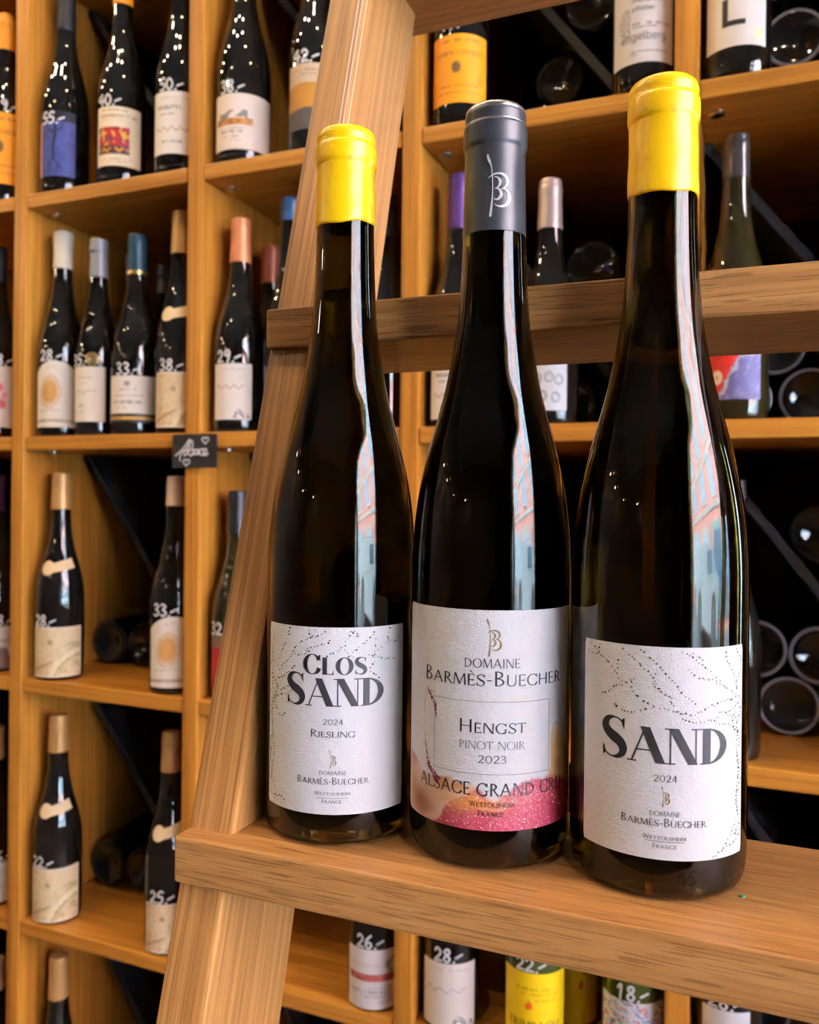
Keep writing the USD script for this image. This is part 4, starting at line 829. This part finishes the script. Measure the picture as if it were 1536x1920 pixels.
back_bottle('B', -.3705, 'bottle with a purple capsule between the upright and the middle bottle', .334, cap=(purple_f, .074), label=(P_script, -2, 62, .009, .085), group=WB)
back_bottle('B', -.238, 'bottle with a pale silver capsule just right of the charcoal-capped bottle', .311, cap=(silver_f, .064), label=(P_faces, -16, 52, .016, .098), group=WB)
back_bottle('B', -.0159, 'dark uncapped bottle with a red coral picture on a violet label', .333, cap=(clear_f, .052), label=(P_coral, -3, 50, .022, .106), extra=coral_text, glass_m=olive_glass, group=WB)
back_bottle('B', -.991, 'shadowed bottle with a pale grey capsule standing behind the teal-capped one', .325, R=.032, Y=1.155, cap=(grey_f, .05), group=WB)
back_bottle('B', -.925, 'shadowed bottle with a dim grey capsule, further back and right of the teal-capped one', .300, R=.032, Y=1.155, cap=(foil('dim_grey', (96, 98, 102)), .05), group=WB)

back_bottle('C', -1.195, 'plum-capped bottle with a dark red picture, cut by the left edge of the photo', .3285, cap=(plum_f, .062), label=(P_darkred, -4, 62, .006, .075), price='38.-', paz=14, group=WC)
back_bottle('C', -1.0552, 'gold-capped bottle with neck collar and garden label on the third shelf, marked 28', .331, cap=(tan_f, .060), label=(P_garden, -8, 65, .005, .0845), price='28.-', paz=-38, collar=True, group=WC)
back_bottle('C', -.8183, 'bottle with cream capsule and golden sunburst label below the little black sign', .3255, cap=(cream_f, .046), label=(P_sun, -4, 62, .010, .096, .002, .020), price='33.-', paz=-24, ph=.117, group=WC)
back_bottle('C', -.7055, 'amber-brown bottle with a black capsule and a red label beside the ladder leg', .304, cap=(black_f, .064), label=(P_red, -10, 58, .008, .094), price='32.-', paz=-40, glass_m=olive_glass, group=WC)
back_bottle('C', -.0160, 'dark bottle standing hidden behind the rightmost bottle of the step', .320, R=.033, cap=(black_f, .06), group=WC)

back_bottle('D', -1.1914, 'tan-capped bottle with a white label, cut by the left edge on the bottom visible shelf', .291, cap=(tan_f, .055), label=(P_plain, -4, 62, .006, .072), price='26.-', paz=14, group=WD)
back_bottle('D', -1.0541, 'gold-capped bottle with neck collar and garden label, leftmost on the bottom visible shelf', .326, cap=(tan_f, .060), label=(P_garden, -8, 65, .004, .089), price='22.-', paz=-38, collar=True, group=WD)
back_bottle('D', -.8221, 'gold-capped bottle with neck collar and garden label, standing against the slanting ladder leg', .324, cap=(tan_f, .060), label=(P_garden, -4, 62, .004, .0765), price='25.-', paz=-20, collar=True, group=WD)
back_bottle('D', -.4727, 'bottle with a white label crossed by a red band, under the step, marked 26', .325, cap=(black_f, .06), label=(P_redband, -6, 62, .004, .083), price='26.-', paz=-12, group=WD)
back_bottle('D', -.3667, 'bottle with a white signature label and grey pine sketch under the step, marked 28', .325, cap=(black_f, .06), label=(P_sketch, -6, 60, .006, .0886), price='28.-', paz=-6, group=WD)
back_bottle('D', -.2473, 'green bottle with a bright yellow label under the step, marked 22', .325, cap=(black_f, .06), label=(P_yellow, 0, 72, .010, .101), extra=yellow_text, price='22.-', paz=-8, glass_m=green_glass, group=WD)
back_bottle('D', -.207, 'second bottle with a yellow label standing behind the marked yellow one', .325, R=.0305, Y=1.0988, cap=(black_f, .06), label=(P_yellow, 30, 60, .010, .101), glass_m=green_glass, group=WD)
back_bottle('D', -.1218, 'bottle with a colourful swirled label under the step, marked 18', .325, cap=(black_f, .06), label=(P_paper, -4, 66, .022, .094), price='18.-', paz=-2, glass_m=green_glass, group=WD)
back_bottle('D', -.0193, 'bottle with a plain white label and pale yellow square at the bottom right', .325, cap=(black_f, .06), label=(P_square, 0, 42, .035, .109), price='28.-', paz=-2, ph=.1105, group=WD)
back_bottle('E', -1.1852, 'beige-capped bottle at the bottom left corner of the photo', .287, cap=(cream_f, .050), group='bottles below the bottom visible shelf')
back_bottle('E', -1.0448, 'tan-capped bottle whose neck alone shows at the lower left', .3235, cap=(tan_f, .068), group='bottles below the bottom visible shelf')

# ------------------------------------------------------------------ bottles lying in the slanted racks, bases towards the room
knurl_mat = plain('knurl_glass', (.42, .44, .54), .15)
rack_glass = plain('rack_bottle_glass', (.010, .010, .010), .06, ior=1.5)
def lying(X, z, lab, Y=1.15, knurl=False, label=False, R=.0385):
    ci = math.floor((X - X0 + UT * .5) / P); rz = ZA - V * round((ZA - EY - z + .15) / V) - EY; xa, xb = X0 + ci * P, X0 + (ci + 1) * P - UT
    a_, b_ = np.array([xa, rz + V - ST]), np.array([xb - .030, rz]); nn = np.array([V - ST, P - UT - .030]); nn = nn / np.linalg.norm(nn); dd = float((np.array([X, z]) - a_) @ nn)
    push = math.copysign(max(R + .0074 - abs(dd), 0), dd); X, z = X + push * nn[0], z + push * nn[1]
    X = min(max(X, xa + R + .001), xb - R - .001); z = min(max(z, rz + R + .0003), rz + V - ST - R - .001)
    t = thing('lying_bottle', lab, 'wine bottle', (X, Y, EY + z), 'bottles lying in the slanted racks')
    f, hh = profile(BORD, .300, R, 40)
    m = lathe([(0, .010), (.010, .009), (.020, .004), (.028, .0008)] + [(float(f(h)), h) for h in hh] + [(0, hh[-1])], 56)
    v = np.array(m.vertices); rot = lambda v: np.c_[v[:, 0], v[:, 2], -v[:, 1]]
    part(t, 'glass', trimesh.Trimesh(rot(v), m.faces, process=False), rack_glass, smooth=50)
    if knurl:
        ks = []
        for k in range(64):
            a = k / 64 * 2 * math.pi; s = trimesh.creation.icosphere(1, 1.0); w = np.array(s.vertices) * (.0034, .0012, .0016)
            w = w @ np.array([[math.cos(a + .5), math.sin(a + .5), 0], [-math.sin(a + .5), math.cos(a + .5), 0], [0, 0, 1]]) + (.0338 * math.cos(a), .0338 * math.sin(a), .0012)
            ks.append(trimesh.Trimesh(rot(w), s.faces, process=False))
        part(t, 'knurl', cat_(ks), knurl_mat, 'ring of small raised ridges on the base', kind='stuff')
    if label:
        m, u, v_ = label_grid(R, math.radians(90), math.radians(75), .045, .125, 50, 50, .001, .0003)
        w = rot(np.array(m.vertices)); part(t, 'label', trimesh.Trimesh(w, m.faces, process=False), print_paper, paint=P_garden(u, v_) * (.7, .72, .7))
rc, rd = -.2932 + .0388, -.6814 + .0388
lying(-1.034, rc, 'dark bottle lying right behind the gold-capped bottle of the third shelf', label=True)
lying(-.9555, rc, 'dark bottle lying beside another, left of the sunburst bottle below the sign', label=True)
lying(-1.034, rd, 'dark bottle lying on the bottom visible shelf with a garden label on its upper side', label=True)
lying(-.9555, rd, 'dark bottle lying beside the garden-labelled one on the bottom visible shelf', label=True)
ra, rb = .4832 + .0388, .0950 + .0388
lying(-.3565, ra - .0005, 'dark bottle lying low in the top rack behind the orange-labelled bottle'); lying(-.2780, ra, 'dark bottle lying on the shelf in the top rack, second from the orange label'); lying(-.2030, ra, 'dark bottle lying on the shelf in the top rack, under the slanting board', R=.0355)
lying(-.2470, ra + .0670, 'round bottle base in the top rack just left of the engelberg label', R=.0350)
lying(-.205, .685, 'round bottle base above the slanting board near the top edge'); lying(-.140, .638, 'round bottle base above the slanting board behind the engelberg bottle')
lying(.049, .588, 'knurled bottle base at the right edge beside the letter L bottle', knurl=True, Y=1.15); lying(.037, .690, 'knurled bottle base at the top right corner', knurl=True)
lying(-.230, rb, 'dark bottle base low between the two bottles behind the upper step'); lying(-.200, .323, 'dim bottle base above the slanting board behind the silver-capped bottle')
lying(-.008, rb, 'dark bottle lying behind the coral-labelled bottle'); lying(.0715, rb, 'knurled bottle base standing out at the right edge under the upper step', knurl=True); lying(.031, rb + .0668, 'knurled bottle base half covered by the upper step at the right', knurl=True)
lying(.0510, rc, 'knurled bottle base on the third shelf, lowest at the right edge', knurl=True)
lying(.0125, rc + .0690, 'knurled bottle base on the third shelf, upper left of the stacked ones', knurl=True); lying(.0860, rc + .0660, 'knurled bottle base on the third shelf cut by the right edge', knurl=True, R=.0340)
lying(.079, -.043, 'smooth round bottle base lying above the slanting board at the right edge')
lying(.021, rd, 'knurled bottle base below the step at the lower right corner', knurl=True)
# ------------------------------------------------------------------ the little black sign on the shelf edge
sg = thing('shelf_sign', 'small black card sign with white handwriting clipped to the shelf edge', 'sign', (-.7425, .9975, EY + .0675))
slate = plain('slate_card', (.014, .012, .012), .5)
part(sg, 'card', bx(-.0385, .0385, -.0012, .0012, -.0245, .0245, .0005), slate)
part(sg, 'clip', bx(-.012, .012, .0012, .0024, .012, .0235, .0003), metal)
def sgn(pts, w=.0019): return vstroke([((x - 755) / 1130 * .077, (630 - y) / 870 * .049) for x, y in pts], w, 60)
wr = [sgn([(280, 745), (420, 620), (560, 440), (640, 330), (600, 470), (520, 640), (500, 740), (560, 720)]), sgn([(400, 880), (395, 780), (470, 640), (600, 620)]),
      sgn([(560, 720), (660, 600), (720, 420), (690, 360), (640, 480), (600, 680), (650, 740)]), sgn([(650, 740), (720, 640), (740, 580), (770, 660), (730, 730), (700, 720)]),
      sgn([(760, 720), (850, 600), (790, 610), (780, 700), (850, 700), (860, 610), (880, 730)]), sgn([(990, 600), (930, 590), (900, 680), (960, 740), (1010, 690)]), sgn([(1000, 690), (1070, 640), (1060, 580), (1000, 620), (1010, 730), (1110, 690)])]
def heart(cx, cy, s):
    th = np.linspace(0, 2 * np.pi, 26); hx = 16 * np.sin(th) ** 3 / 16; hy = (13 * np.cos(th) - 5 * np.cos(2 * th) - 2 * np.cos(3 * th) - np.cos(4 * th)) / 16
    return sgn([(cx + s * x * .9, cy - s * y) for x, y in zip(hx, hy)], .0016)
m = flat(unary_union(wr)); m = trimesh.Trimesh(np.c_[m.vertices[:, 0], np.full(len(m.vertices), -.0015), m.vertices[:, 1]], m.faces, process=False)
part(sg, 'handwriting', m, marker, 'white handwritten word Alsace', smooth=False)
m = flat(unary_union([heart(1040, 360, 95), heart(560, 920, 95)])); m = trimesh.Trimesh(np.c_[m.vertices[:, 0], np.full(len(m.vertices), -.0015), m.vertices[:, 1]], m.faces, process=False)
part(sg, 'heart_drawing', m, marker, 'small white drawn hearts', smooth=False)
